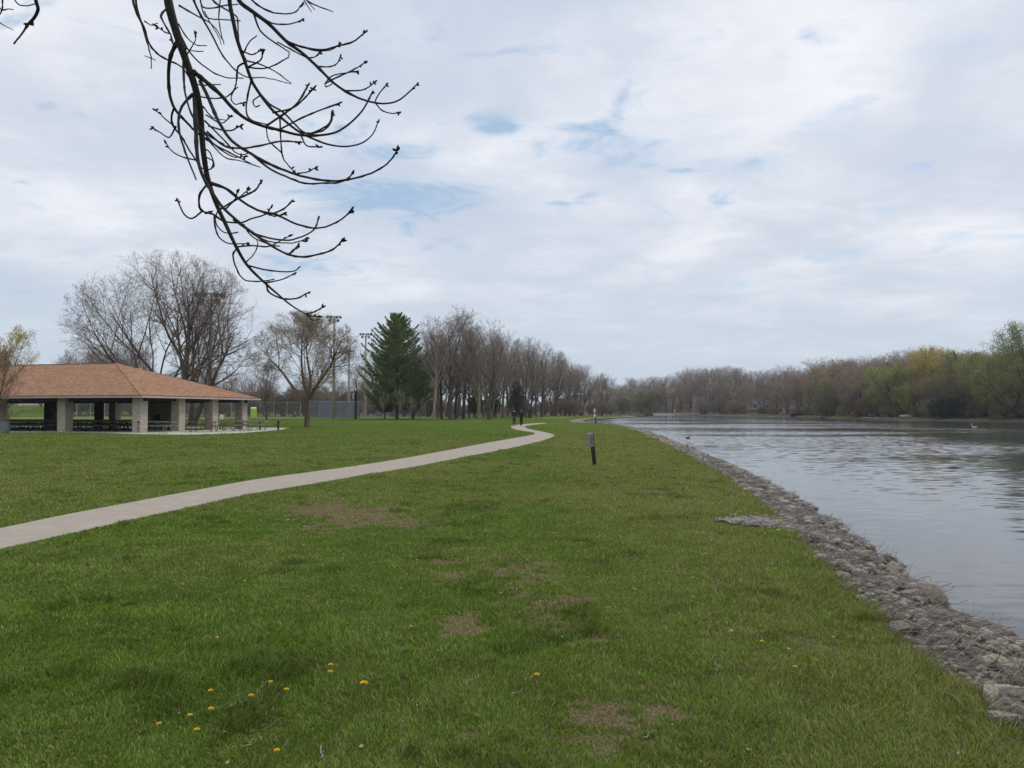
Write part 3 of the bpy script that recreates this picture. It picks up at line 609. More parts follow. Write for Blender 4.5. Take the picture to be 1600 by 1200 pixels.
LM2 = [(70, 'seen beside the yellow foul pole'), (130, 'beyond the pavilion columns'), (200, 'over the pavilion ridge'), (262, 'behind the spreading limbs of the largest tree'), (310, 'behind the trunks of the largest tree'), (360, 'around the light pole in the largest tree'), (410, 'above the portable toilet'), (455, 'behind the small upright tree'), (505, 'behind the forked trunk'), (540, 'behind the first light pole'), (580, 'behind the padded post'), (640, 'behind the tall pine'), (685, 'behind the pale grey trunk'), (715, 'behind the tallest tree of the row'), (745, 'behind the low evergreens'), (780, 'behind the slanting pale limb'), (812, 'behind the walkers'), (850, 'behind the lone dark trunk'), (885, 'behind the multi-stemmed tree'), (915, 'near the bay'), (9999, 'behind the diamond sign')]
def lm2(px): return next(n_ for p_, n_ in LM2 if px < p_)
# the row of bare trees along the lawn: photo x of the trunk, distance, height, kind, label
row = [(677, 136, 17.5, bareC, 'bare tree with pale grey lower trunk, first beyond the pines', (2.1, 2.0, 1.8)),
       (690, 150, 18.5, bareA, 'dark slender bare tree just behind the pale-trunked one', (.7, .65, .65)),
       (704, 141, 19.6, bareB, 'tallest bare tree of the row, wide crown over twin dark trunks', (.75, .7, .7)),
       (712, 152, 19.8, bareC, 'dark straight bare tree crowding the tallest tree of the row', (.6, .55, .55)),
       (724, 146, 18.8, bareA, 'bare tree with dark trunk leaning over the footpath end', (.55, .5, .5)),
       (748, 140, 16.6, bareB, 'bare tree with smooth grey trunk before the low evergreen', (1.6, 1.5, 1.4)),
       (763, 141, 17.5, bareC, 'bare tree with dark trunk beside a slanting pale limb', (.7, .62, .6)),
       (768, 148, 15.5, bareD, 'forked bare tree with pale slanting limb', (1.4, 1.3, 1.2)),
       (785, 168, 18.5, bareA, 'bare tree standing just before the walkers in the row', (1.0, .85, .7)),
       (822, 182, 17.8, bareC, 'bare tree directly beyond the walker in black', (.8, .75, .7)),
       (828, 176, 17.2, bareD, 'bare tree with dark leaning double trunk past the walkers', (.6, .55, .55)),
       (846, 205, 17.8, bareB, 'lone dark trunk rising between two path ends', (.6, .55, .5)),
       (862, 228, 18.4, bareD, 'multi-stemmed bare tree with fanning limbs near the bay', (.8, .75, .7)),
       (868, 222, 18.0, bareA, 'dark straight trunk touching the multi-stemmed tree', (.55, .5, .45)),
       (890, 245, 17.8, bareB, 'thick dark trunk with forked crown near the bay', (.6, .55, .55)),
       (899, 262, 16.5, bareA, 'slim bare tree between thick trunk and sign post', (1, .9, .8)),
       (908, 250, 16.0, bareD, 'leaning bare tree with dark stems short of the sign post', (.7, .6, .6)),
       (921, 300, 15.8, bareB, 'olive-tinted tree behind the diamond sign', (.8, .75, .6)),
       (936, 310, 16.2, bareC, 'narrow olive tree just past the diamond sign', (.8, .75, .6)),
       (948, 325, 17.0, bareA, 'last bare tree of the row, open crown at the water', (.9, .85, .8))]
rt = random.Random(4)
for px, D, H, T, lab, bk in row:
    olive = px in (921, 936)
    place(T, 'bare_tree', (gx(px, D), D, zt(gx(px, D), D)), rt.uniform(0, 6.28), H / 20 * rt.uniform(1.12, 1.3), lab, 'row of bare trees along the lawn', bark=bk, twig=(1.05, 1.0, .70) if olive else (1.0, .92, .88), sz=H / 20 * 1.06)
# second rank behind the row
k = 0
for px, D, H in [(655, 190, 19), (668, 200, 18), (684, 175, 18), (699, 195, 19), (716, 185, 18), (733, 180, 19), (740, 205, 19), (756, 190, 18.5), (775, 200, 19), (794, 210, 19), (806, 200, 18.5), (815, 235, 20), (838, 240, 19.5), (852, 260, 20), (876, 270, 19), (883, 300, 20), (897, 300, 18), (912, 330, 18), (929, 345, 17.5), (941, 360, 18), (812, 290, 20), (865, 330, 20),
                 (660, 240, 19), (690, 250, 20), (720, 245, 19), (750, 260, 20), (780, 270, 19), (835, 310, 20), (800, 330, 20), (770, 330, 20), (740, 320, 19), (710, 320, 19), (680, 320, 20), (650, 310, 19)]:
    T = (bareA, bareB, bareC, bareD)[k % 4]; k += 1; c = rt.uniform(.85, 1.1)
    x = gx(px, D); place(T, 'bare_tree', (x, D, zt(x, D)), rt.uniform(0, 6.28), H / 20, ('grey bare tree far back, ' if D > 235 else 'grey bare tree behind the row, ') + lm2(px), 'bare trees behind the lawn row', bark=(c * .8, c * .75, c * .75), twig=(c, c * .88, c * .85))
# woods behind the ball field
fk = 0
lw = leaf_quads(np.random.default_rng(18), bareB.ends[::2, -1], .20, 'buds', M_leaf, jitter=.2)
for i in range(62):
    px = 20 + 650 * ((i * .61803) % 1.0); D = rt.uniform(215, 330); T = (bareA, bareB, bareD, bareC)[i % 4]
    H = (21 if 85 < px < 230 or px > 580 else 13.5) * rt.uniform(.8, 1.12)
    if 395 < px < 470: H *= .8
    x = gx(px, D); c = rt.uniform(.8, 1.15); bud = (T is bareB) and px > 330
    place(T, 'bare_tree', (x, D, zt(x, D)), rt.uniform(0, 6.28), H / 20 * 1.12,
          ('olive budding tree' if bud else 'brown bare tree') + (' deep in woods, ' if D > 270 else ' in front woods, ') + lm2(px), 'woods behind the ball field',
          bark=(.8, .75, .7), twig=(c * 1.05, c * .88, c * .72) if bud else (c, c * .85, c * .80), leaf=lw if bud else None, leafcol=(.75, .62, .7), sz=H / 20)

# --- far shore
wl = proto(51, 14, 2.0, (0, 0, 8.2, 7.5, 7.0, 6.3), .38, n=(11, 8, 8, 4), up=(.05, .03, -.02, -.10), tw=.022, ang1=(30, 65), ratio=(1, .5, .42, .5))
wl.norm = 14.0 / wl.h
wl_leaf = leaf_quads(np.random.default_rng(52), np.concatenate([wl.ends[:, 1], wl.ends[:, -1], wl.mid[:, -1]]), .27, 'foliage', M_leaf, droop=.45, jitter=.35, per=2, aspect=1.6)
ww = proto(53, 17, 1.2, (-2, 0, 9.8, 10.0, 8.5, 8.2), .55, n=(9, 9, 8, 4), up=(.04, .02, -.02, -.08), tw=.022, ang1=(25, 60), ratio=(1, .5, .4, .5),
           stems=[((0, 0, 0), (-1.6, .1, .8), 11, .42), ((.6, 0, 0), (.05, 0, 1), 12, .5), ((.9, 0, 0), (.7, .2, 1), 10, .4)])
ww.norm = 17.0 / ww.h
ww_leaf = leaf_quads(np.random.default_rng(54), np.concatenate([ww.ends[:, 1], ww.ends[:, -1], ww.mid[:, -1]]), .27, 'foliage', M_leaf, droop=.4, jitter=.4, per=2, aspect=1.6)
bushT = proto(55, 6, .4, (0, 0, 3.0, 4.2, 3.8, 3.0), .12, n=(9, 8, 7, 3), up=(.02, .02, .02, .02), tw=.03, ang1=(30, 80), stems=[((0, 0, 0), (.2, 0, 1), 3.5, .12), ((.2, .1, 0), (.8, .1, .8), 3.5, .1), ((-.2, 0, 0), (-.8, -.1, .8), 3.5, .1), ((0, .2, 0), (0, .6, 1), 3.6, .1)])
bushT.norm = 6.0 / bushT.h
bush_leaf = leaf_quads(np.random.default_rng(56), np.concatenate([bushT.ends[::2, 1], bushT.ends[::2, -1]]), .26, 'foliage', M_leaf, jitter=.2)
mb_leaf = leaf_quads(np.random.default_rng(57), np.concatenate([bareB.ends[::2, -1], bareB.ends[1::3, 1]]), .30, 'foliage', M_leaf, jitter=.2)
def fx(px, D): return gx(px, D)
def shore_D(px):                                 # distance of the far water line in this column
    pts = [(960, 445), (1010, 394), (1060, 378), (1100, 363), (1160, 332), (1220, 290), (1280, 251), (1340, 212), (1400, 193), (1460, 178), (1520, 168), (1600, 157), (1700, 145)]
    return float(np.interp(px, [p[0] for p in pts], [p[1] for p in pts]))
def top_y(px): return float(np.interp(px, [960, 990, 1010, 1050, 1070, 1100, 1140, 1180, 1220, 1260, 1290, 1340, 1370, 1400, 1430, 1480, 1520, 1560, 1600, 1700], [604, 599, 597, 593, 586, 580, 581, 584, 582, 580, 574, 572, 570, 566, 562, 553, 556, 556, 545, 540]))
def far(T, px, back, H, label, group=None, tint=(1, 1, 1), bark=(.7, .7, .7), leaf=None, leafcol=(1, 1, 1), name='bare_tree', cat='tree', rz=None, wide=1.0, base=20.0):
    D = shore_D(px) + back; x = fx(px, D); s = H / base
    return place(T, name, (x, D, zt(x, D) - .15), rt.uniform(0, 6.28) if rz is None else rz, s * wide, label, group, bark=bark, twig=tint, leaf=leaf, leafcol=leafcol, cat=cat, sz=s)
LM = [(990, 'at the head of the river'), (1040, 'near the big rounded bush'), (1078, 'above the tan seawall'), (1105, 'by the slim white pole'), (1135, 'around the tan house'), (1165, 'around the white house'), (1195, 'above the red canoes'), (1225, 'by the garden house'), (1262, 'behind the boathouse deck'), (1300, 'past the boathouse deck'), (1350, 'around the rust-purple tree'), (1400, 'behind the leaning willow'), (1440, 'before the golden willow'), (1480, 'behind the golden willow'), (1530, 'behind the dark evergreen bushes'), (1580, 'beside the huge willow'), (9999, 'beyond the huge willow')]
def lm(px): return next(n_ for p_, n_ in LM if px < p_)
RK = ('on the water edge ', 'in mid wood ', 'on the skyline ')
# three ranks of wood
j = 0
for rank, (b0, b1, step) in enumerate([(5, 12, 17), (22, 40, 13), (55, 95, 11)]):
    px = 952 + rank * 5
    while px < 1720:
        back = rt.uniform(b0, b1); D = shore_D(px) + back; x = fx(px, D); z0 = zt(x, D)
        hz = EYE + (HOR - top_y(px)) / F * D - z0
        H = hz * ((.70, .98, 1.10)[rank]) * rt.uniform(.88, 1.08) * (1.10 if px < 1460 else 1.0); T = (bareA, bareB, bareC, bareD, bareB)[j % 5]; j += 1
        q = rt.random(); c = rt.uniform(.95, 1.4)
        if rank == 2 or q < .5 or px < 1180 and q < .8: kind = ('grey', 'grey-brown bare tree ' + RK[rank] + lm(px), (c, c * .92, c * .90), None, None)
        elif q < .68: kind = ('rust', 'reddish budding tree ' + RK[rank] + lm(px), (c * 1.15, c * .8, c * .72), mb_leaf if T is bareB else None, (1.1, .62, 1.1))
        else: kind = ('olive', 'olive green budding tree ' + RK[rank] + lm(px), (c, c * .95, c * .65), mb_leaf if T is bareB else None, (.85, .80, .9))
        if kind[0] == 'olive' and q > .8 and rank < 2: T = bareB; kind = kind[:3] + (mb_leaf, kind[4] or (.85, .8, .9))
        far(T, px, back, H, kind[1], 'wood across the river', kind[2], (1.1, 1.05, 1) if rt.random() < .3 else (.75, .7, .7), kind[3] if rank < 2 else None, kind[4] or (1, 1, 1), wide=rt.uniform(1.3, 1.7))
        px += step * rt.uniform(.75, 1.25)
# named ones
far(wl, 1392, 3, 13.5, 'leaning willow in fresh green leaf with dark slanting trunk over the bank', None, (.8, .85, .5), (.35, .33, .3), wl_leaf, (.92, .98, .75), 'willow_tree', rz=.4, wide=1.15, base=14)
far(wl, 1345, 6, 11.0, 'rust-purple budding tree with dark forked trunk beside the leaning willow', None, (1.0, .75, .65), (.35, .3, .3), None, (1, 1, 1), 'budding_tree', rz=1.9, wide=1.0, base=14)
far(wl, 1455, 16, 17.2, 'tall golden-yellow willow standing above the others', None, (1.3, 1.1, .5), (.3, .28, .25), wl_leaf, (1.5, 1.22, .85), 'willow_tree', rz=2.5, wide=.82, base=14)
far(wl, 1430, 5, 8.5, 'low yellow-green willow at the foot of the golden one', None, (1, 1, .5), (.4, .38, .35), wl_leaf, (1.05, .98, .65), 'willow_tree', rz=.9, base=14)
far(ww, 1600, 6, 19.5, 'huge green willow with dark arching limb at the picture edge', None, (.7, .8, .5), (.35, .33, .3), ww_leaf, (.78, .86, .75), 'willow_tree', rz=0.1, wide=1.0, base=17)
far(wl, 1540, 7, 14.5, 'soft green willow filling the bank before the huge one', None, (.75, .85, .55), (.5, .45, .4), wl_leaf, (.80, .82, .72), 'willow_tree', rz=3.5, wide=1.1, base=14)
far(wl, 1505, 13, 15.0, 'grey-green willow beside the dark evergreen bush', None, (.8, .85, .65), (.5, .48, .45), wl_leaf, (.72, .72, .85), 'willow_tree', rz=5, base=14)
far(wl, 1300, 5, 12.0, 'olive willow with bushy crown upstream of the rust tree', None, (.85, .85, .6), (.5, .45, .4), wl_leaf, (.78, .74, .72), 'willow_tree', rz=1, base=14)
far(wl, 1268, 8, 12.0, 'spring green tree next to the brown boathouse', None, (.85, .9, .55), (.5, .45, .4), mb_leaf if False else wl_leaf, (.80, .82, .7), 'willow_tree', rz=4, wide=.8, base=14)
far(bareB, 1250, 12, 15.0, 'pinkish red budding tree above the brown boathouse', None, (1.35, .8, .78), (.8, .7, .7), mb_leaf, (1.3, .72, 1.8), 'budding_tree', base=20)
far(bareC, 1188, 5, 14.0, 'bare tree with white forked trunk on the far bank', None, (1, .95, .9), (3.2, 3.1, 2.9), None, (1, 1, 1), rz=1, base=20)
far(bareC, 1236, 6, 16.0, 'tall bare tree with white trunk beside the boathouse', None, (1, .95, .9), (3.2, 3.1, 2.9), base=20)
far(bareD, 1203, 4, 13.0, 'bare tree of two slanting pale stems on the far bank', None, (1, .95, .85), (2.6, 2.5, 2.2), base=20)
far(bareC, 1172, 5, 13.0, 'bare tree with pale trunk at the end of the stone bank', None, (1, .95, .85), (2.4, 2.3, 2.1), base=20)
far(bushT, 1012, 2, 12.5, 'big rounded green bush leaning over the far water', None, (.8, .85, .6), (.6, .6, .5), bush_leaf, (.75, .80, .85), 'bush', 'bush', wide=1.0, base=6)
far(bushT, 972, 3, 9.0, 'grey-green rounded bush at the head of the river', None, (.8, .82, .7), (.6, .6, .5), bush_leaf, (.6, .62, 1.0), 'bush', 'bush', base=6)
far(bushT, 1100, 2, 8.5, 'pale grey twiggy bush on the seawall', None, (1.5, 1.4, 1.35), (.8, .8, .8), None, (1, 1, 1), 'bush', 'bush', base=6)
far(bushT, 1476, 2, 4.6, 'dark evergreen bush hanging over the water', None, (.3, .4, .3), (.3, .3, .3), bush_leaf, (.14, .22, .45), 'bush', 'bush', wide=1.25, base=6)
far(bushT, 1492, 3, 4.6, 'smaller dark evergreen bush against the bigger one', None, (.3, .4, .3), (.3, .3, .3), bush_leaf, (.14, .22, .45), 'bush', 'bush', base=6)
for q in range(26):
    px = 1125 + q * 22 + rt.uniform(-8, 8); c = rt.uniform(.8, 1.3); g = rt.random() < .35
    if 1228 < px < 1262: continue
    far(bushT, px, rt.uniform(2, 6), rt.choice((2.2, 3.2, 4.5, 6.5)), ('leafing green bush on the far bank ' if g else 'brown twiggy bush on the far bank ') + lm(px), 'bank bushes across the river', (c, c * .88, c * .72), (.7, .7, .7), bush_leaf if g else None, (.75, .72, .8), 'bush', 'bush', wide=1.2, base=6)
for q in range(22):
    px = 640 + q * 15 + rt.uniform(-5, 5); D = rt.uniform(235, 300); x = gx(px, D); c = rt.uniform(.8, 1.2)
    place(bushT, 'bush', (x, D, zt(x, D)), rt.uniform(0, 6), rt.uniform(.55, 1.0), 'brown brush bush among trunks ' + lm2(px), 'brush beyond the lawn', bark=(.8, .7, .6), twig=(c * .95, c * .85, c * .78), cat='bush')
for q in range(30):
    px = 105 + q * 19.5 + rt.uniform(-7, 7); D = rt.uniform(200, 215) if px > 125 else rt.uniform(262, 285); x = gx(px, D); c = rt.uniform(.7, 1.1)
    place(bushT, 'bush', (x, D, zt(x, D)), rt.uniform(0, 6), rt.uniform(.8, 1.3), 'brown brush bush beyond the ball field, ' + lm2(px), 'brush behind the ball field', bark=(.8, .7, .6), twig=(c * .9, c * .82, c * .74), cat='bush')
# thin young saplings on the lawn
sap = proto(61, 3.6, 1.0, (0, 0, 2.5, 1.1, 1.1, 1.5), .035, n=(8, 5, 3, 0), up=(.12, .1, .08, 0), tw=.008, ang1=(25, 50))
for px, D, s, lab in [(545, 106, .62, 'tiny bare sapling alone on the lawn'), (570, 128, 1.0, 'bare sapling beside the black post'), (601, 130, 1.25, 'bare sapling under the pine edge with pale stem'), (623, 118, 1.35, 'pale straight sapling before the pine trunks'), (643, 128, 1.1, 'thin sapling before the smaller pine'), (663, 132, 1.0, 'thin bare sapling between pine and pale trunk')]:
    place(sap, 'sapling', (gx(px, D), D), px, s, lab, bark=(1.6, 1.5, 1.35), twig=(1.3, 1.2, 1.1))

# ------------------------------------------------------------------ pavilion
def block_mat(name, c1, c2, mortar, bw=.40, bh=.20):
    m = bpy.data.materials.new(name); m.use_nodes = True; t = m.node_tree; p = t.nodes['Principled BSDF']; p.inputs['Roughness'].default_value = .95; L = t.links.new
    tc = nn('ShaderNodeTexCoord', t); sp = nn('ShaderNodeSeparateXYZ', t); L(tc.outputs['Object'], sp.inputs[0])
    a = nn('ShaderNodeMath', t, operation='ADD'); L(sp.outputs[0], a.inputs[0]); L(sp.outputs[1], a.inputs[1])
    cb = nn('ShaderNodeCombineXYZ', t); L(a.outputs[0], cb.inputs[0]); L(sp.outputs[2], cb.inputs[1])
    b = nn('ShaderNodeTexBrick', t); b.inputs['Scale'].default_value = 1; b.inputs['Brick Width'].default_value = bw; b.inputs['Row Height'].default_value = bh; b.inputs['Mortar Size'].default_value = .008
    b.inputs['Color1'].default_value = c1 + (1,); b.inputs['Color2'].default_value = c2 + (1,); b.inputs['Mortar'].default_value = mortar + (1,); L(cb.outputs[0], b.inputs['Vector'])
    n = nn('ShaderNodeTexNoise', t); n.inputs['Scale'].default_value = 14; n.inputs['Detail'].default_value = 6; L(tc.outputs['Object'], n.inputs['Vector'])
    mr = nn('ShaderNodeMapRange', t); mr.inputs['From Min'].default_value = .3; mr.inputs['From Max'].default_value = .7; mr.inputs['To Min'].default_value = .75; mr.inputs['To Max'].default_value = 1.18; L(n.outputs['Fac'], mr.inputs['Value'])
    mx = nn('ShaderNodeMix', t, data_type='RGBA', blend_type='MULTIPLY'); mx.inputs['Factor'].default_value = 1; L(b.outputs['Color'], mx.inputs['A']); L(mr.outputs[0], mx.inputs['B']); L(mx.outputs['Result'], p.inputs['Base Color'])
    bu = nn('ShaderNodeBump', t); bu.inputs['Strength'].default_value = .6; bu.inputs['Distance'].default_value = .02; L(b.outputs['Fac'], bu.inputs['Height']); bu.invert = True
    L(bu.outputs[0], p.inputs['Normal']); return m
M_block = block_mat('split_block', (.42, .37, .30), (.52, .46, .38), (.30, .27, .23))
M_shingle = block_mat('roof_shingle', (.47, .255, .140), (.30, .150, .078), (.25, .12, .065), .33, .075)
M_fascia = mat('fascia', (.50, .44, .37), .7, var=.08, vscale=1)
M_drip = mat('drip_edge', (.10, .075, .055), .6)
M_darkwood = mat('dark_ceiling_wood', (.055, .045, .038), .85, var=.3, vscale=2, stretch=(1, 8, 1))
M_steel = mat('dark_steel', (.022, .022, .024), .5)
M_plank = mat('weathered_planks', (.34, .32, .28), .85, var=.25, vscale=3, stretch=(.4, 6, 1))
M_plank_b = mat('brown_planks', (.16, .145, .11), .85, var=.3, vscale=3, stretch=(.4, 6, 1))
M_plank_shaded = mat('shaded_planks', (.10, .085, .07), .85, var=.3, vscale=3)  # shadow under the roof put into the plank colour
M_galv = mat('galvanised_tube', (.30, .28, .26), .5, metallic=.4)
M_rust = mat('rusty_tube', (.13, .085, .065), .7)
M_ctr = mat('concrete_pole', (.38, .35, .31), .9, var=.15, vscale=1.2, stretch=(1, 1, .3))
M_white = mat('white_paint', (.75, .75, .73), .5)
ROT = math.atan2(-.268, .963); O = (-26.5, 55.0)
pav = empty('park_pavilion', (O[0], O[1], 0), ROT, label='open picnic pavilion with brown shingle hip roof on tan block columns', cat='pavilion')
def pw(x, y, z=0):                                # pavilion plan -> world
    c, s_ = math.cos(ROT), math.sin(ROT); return (O[0] + c * x - s_ * y, O[1] + s_ * x + c * y, z)
LX, LY, EZ, RZ = -37.0, 14.6, 2.74, 5.62
ridge = [(-9, LY / 2, RZ), (LX + 9, LY / 2, RZ)]
e4 = [(0, 0, EZ), (0, LY, EZ), (LX, LY, EZ), (LX, 0, EZ)]
MB().add(e4 + ridge, [(0, 1, 4), (1, 2, 5, 4), (2, 3, 5), (3, 0, 4, 5)]).build('roof', M_shingle, pav)
rc = MB()
for a, b in ((ridge[0], ridge[1]), (e4[0], ridge[0]), (e4[1], ridge[0]), (e4[2], ridge[1]), (e4[3], ridge[1])): rc.beam((a[0], a[1], a[2] + .004), (b[0], b[1], b[2] + .004), .22, .012)
rc.build('ridge_cap', M_shingle, pav)
for a, b in zip(e4, e4[1:] + e4[:1]):
    A = Vector(a); B = Vector(b); d = (B - A).normalized() * .0
    MB().beam(A + Vector((0, 0, -.115)), B + Vector((0, 0, -.115)), .05, .15).build('fascia', M_fascia, pav)
    MB().beam(A + Vector((0, 0, -.018)), B + Vector((0, 0, -.018)), .09, .04).build('drip_edge', M_drip, pav)
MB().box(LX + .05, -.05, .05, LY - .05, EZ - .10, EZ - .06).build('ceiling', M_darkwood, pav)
CW = .74; colx = [-.8 - CW - 6.8 * k for k in range(6)]; coly = [.8 + 4.08 * k for k in range(4)]
cols = [(x, coly[0]) for x in colx] + [(x + (.0), coly[3]) for x in colx] + [(colx[0], y) for y in coly[1:3]] + [(colx[-1], y) for y in coly[1:3]]
for x, y in cols: MB().box(x, x + CW, y, y + CW, .03, EZ - .11).build('column', M_block, pav, bevel=.012)
for y in (coly[0] + .37, coly[3] + .37): MB().box(LX + .6, -.6, y - .12, y + .12, EZ - .42, EZ - .105).build('beam', M_steel, pav)
for x in colx: MB().box(x + .27, x + .47, 1.3, LY - 1.3, EZ - .40, EZ - .107).build('beam', M_steel, pav)
# added dark panels standing in for the deep shade on the back columns
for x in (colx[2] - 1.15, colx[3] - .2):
    MB().box(x, x + .9, coly[3] - .5, coly[3] - .3, .03, EZ - .42).build('column_shade_panel', M_darkwood, pav)
# stone fireplace inside
fp = empty('stone_fireplace', pw(-8.2, 11.4), ROT, label='fieldstone fireplace with black opening at the back of the pavilion', cat='fireplace')
M_field = mat('field_stone', (.36, .27, .23), .95, col2=(.55, .47, .42), vscale=5, bump=.8, bscale=9)
b = MB(); b.box(-1.3, 1.3, 0, .8, .03, .6); b.box(-1.3, -.75, 0, .8, .6, 1.25); b.box(.2, 1.3, 0, .8, .6, 1.25); b.box(-1.3, 1.3, .02, .78, 1.25, 2.3); b.build('masonry', M_field, fp)
MB().box(-.75, .2, .5, .78, .6, 1.25).build('firebox', M_steel, fp)
MB().box(-1.4, 1.4, -.08, .85, 1.25, 1.33).build('mantel', M_plank, fp)

# ------------------------------------------------------------------ picnic tables
def picnic_table(name, L=2.4, plank=M_plank, tube=M_galv):
    e = empty(name)
    b = MB()
    for i in range(5): b.box(-L / 2, L / 2, -.37 + i * .15, -.37 + i * .15 + .138, .72, .76)
    b.build('tabletop', plank, e)
    for s in (-1, 1):
        b = MB()
        for i in range(2): b.box(-L / 2, L / 2, s * .70 - .13 + i * .135, s * .70 - .13 + i * .135 + .125, .42, .46)
        b.build('bench', plank, e)
    for s in (-1, 1):
        x = s * L * .31; b = MB()
        for q in (-1, 1):                       # looping legs
            pts = [(x, q * .30, .71), (x, q * .36, .52), (x, q * .47, .20), (x, q * .56, .06), (x, q * .68, .035), (x, q * .82, .05), (x, q * .88, .15), (x, q * .86, .30), (x, q * .80, .415)]
            b.tube(pts, .024, 6)
        b.tube([(x, -.62, .40), (x, .62, .40)], .022, 6); b.tube([(x, -.32, .705), (x, .32, .705)], .022, 6); b.tube([(x, 0, .40), (0, 0, .70)], .018, 6)
        b.build('frame', tube, e, smooth=True)
    return e
def slab_z(): return .03
t0 = picnic_table('picnic_table'); t1 = picnic_table('picnic_table', plank=M_plank_b, tube=M_rust); t2 = picnic_table('picnic_table', plank=M_plank_shaded, tube=M_steel)
outs = [(t0, 248, 58.0, .05, 'light grey picnic table between the two front corner columns', 0), (t1, 319, 57.6, .10, 'dark wood picnic table with rust brown loops alone on the slab', 0),
        (t1, 303, 64.0, .2, 'dark picnic table behind the one alone on the slab', 1), (t1, 371, 60.5, .9, 'picnic table turned end-on, its round loops showing', 1),
        (t0, 396, 63.0, -.1, 'grey picnic table meeting the end-on one', 1), (t1, 361, 66, .2, 'half hidden picnic table by the last corner column', 1), (t0, 236, 61.5, .1, 'grey picnic table behind the light one at the corner', 1)]
for T, px, D, rz, lab, cp in outs:
    e = copy_tree(T) if cp else T
    e.location = (gx(px, D), D, .03); e.rotation_euler = (0, 0, rz); tag(e, lab, 'picnic table', 'picnic tables outside on the slab')
first = True
for i in range(6):
    for j in range(5):
        lx = -3.6 - i * 5.2 + rt.uniform(-.3, .3); ly = 2.5 + j * 2.15
        if i == 0 and j >= 3: continue
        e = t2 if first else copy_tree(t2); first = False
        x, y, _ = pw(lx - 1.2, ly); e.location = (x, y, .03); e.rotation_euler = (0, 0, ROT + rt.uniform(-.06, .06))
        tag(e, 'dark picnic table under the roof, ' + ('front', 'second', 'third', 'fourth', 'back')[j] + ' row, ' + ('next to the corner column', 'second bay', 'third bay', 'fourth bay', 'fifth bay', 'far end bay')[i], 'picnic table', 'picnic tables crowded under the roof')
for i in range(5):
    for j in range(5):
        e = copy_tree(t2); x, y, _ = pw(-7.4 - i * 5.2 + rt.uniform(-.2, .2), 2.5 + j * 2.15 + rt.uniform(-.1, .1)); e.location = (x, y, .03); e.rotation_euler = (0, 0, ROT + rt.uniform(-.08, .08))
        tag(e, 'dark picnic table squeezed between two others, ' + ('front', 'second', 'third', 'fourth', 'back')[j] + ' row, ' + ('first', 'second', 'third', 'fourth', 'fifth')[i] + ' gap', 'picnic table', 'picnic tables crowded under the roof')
# bench table with black posts at the slab's tip
e = empty('serving_table', (gx(421, 64.5), 64.5, .03), -.05, label='long narrow table on square black posts at the tip of the slab', cat='table')
b = MB(); b.box(-1.25, 1.25, -.3, -.02, .74, .79); b.box(-1.25, 1.25, .02, .3, .74, .79); b.build('tabletop', M_plank_b, e)
for s in (-1, 1): MB().box(s * .78 - .06, s * .78 + .06, -.06, .06, 0, .74).build('post', M_steel, e)
b = MB(); b.box(-1.25, 1.25, -.85, -.58, .42, .46); b.build('bench', M_plank_b, e)
for s in (-1, 1): MB().beam((s * .78, 0, .38), (s * .78, -.8, .40), .05, .05).build('bracket', M_steel, e)
# trash can, pedestal
M_can = mat('can_grey', (.22, .25, .28), .5, metallic=.3)
e = empty('trash_can', (gx(9.5, 57), 57, .03), 0, label='grey metal trash can beside the column at the picture edge', cat='trash can')
MB().tube([(0, 0, 0), (0, 0, .04), (0, 0, .80), (0, 0, .82)], [.27, .29, .30, .31], 20).build('can', M_can, e, smooth=False)
MB().tube([(0, 0, .82), (0, 0, .86), (0, 0, .93)], [.32, .31, .12], 20).build('lid', M_steel, e)
e = empty('water_spigot', (gx(216.5, 55.6), 55.6, .03), 0, label='thin dark water spigot standing against the corner column', cat='spigot')
MB().tube([(0, 0, 0), (0, 0, .75)], .03, 8).build('post', M_steel, e); b = MB(); b.tube([(0, 0, .68), (.1, 0, .70), (.14, 0, .62)], .022, 6); b.box(-.06, .06, -.06, .06, .74, .84); b.build('tap', M_steel, e)

# ------------------------------------------------------------------ ball field
def light_pole(px, D, H, lab, lamps=True, r=.24):
    e = empty('light_pole', (gx(px, D), D, 0), .25, label=lab, cat='light pole', group='tall light poles of the ball field')
    MB().tube([(0, 0, 0), (0, 0, H * .5), (0, 0, H)], [r * 1.45, r * 1.1, r * .8], 12).build('pole', M_ctr, e, smooth=True)
    if lamps:
        b = MB(); b.beam((-1.3, 0, H - .1), (1.3, 0, H - .1), .12, .12); b.beam((-.9, 0, H - .8), (.9, 0, H - .8), .1, .1); b.build('crossarm', M_steel, e)
        M_l = M_can
        for k, (x, z) in enumerate([(-1.25, H + .05), (-.6, H + .05), (.6, H + .05), (1.25, H + .05), (-.8, H - .65), (.8, H - .65)]):
            MB().tube([(x, 0, z), (x - .05, -.25, z - .18), (x - .1, -.5, z - .38)], [.12, .26, .30], 10).build('floodlight', M_l, e)
    return e
light_pole(521.5, 155, 20.8, 'tall light pole with floodlights rising beside the round-crowned tree')
light_pole(571, 188, 20.6, 'light pole with floodlights just before the tall pine')
light_pole(328, 81, 14.1, 'light pole with floodlights standing in the crown of the largest tree', True, .17)
light_pole(545, 186, 15.5, 'plain pale pole without lamps between two floodlight poles', False, .25)
M_bluepad = mat('black_padding', (.012, .013, .018), .6)
e = empty('padded_post', (gx(556, 150), 150, 0), 0, label='thick black padded post standing by itself at the field edge', cat='post')
MB().tube([(0, 0, 0), (0, 0, 5.45), (0, 0, 5.5)], [.24, .24, .2], 14).build('padding', M_bluepad, e); MB().box(-.62, -.42, -.03, .03, 3.9, 5.0).build('plate', M_white, e); MB().beam((-.45, 0, 4.4), (-.2, 0, 4.4), .04, .04).build('bracket', M_steel, e)
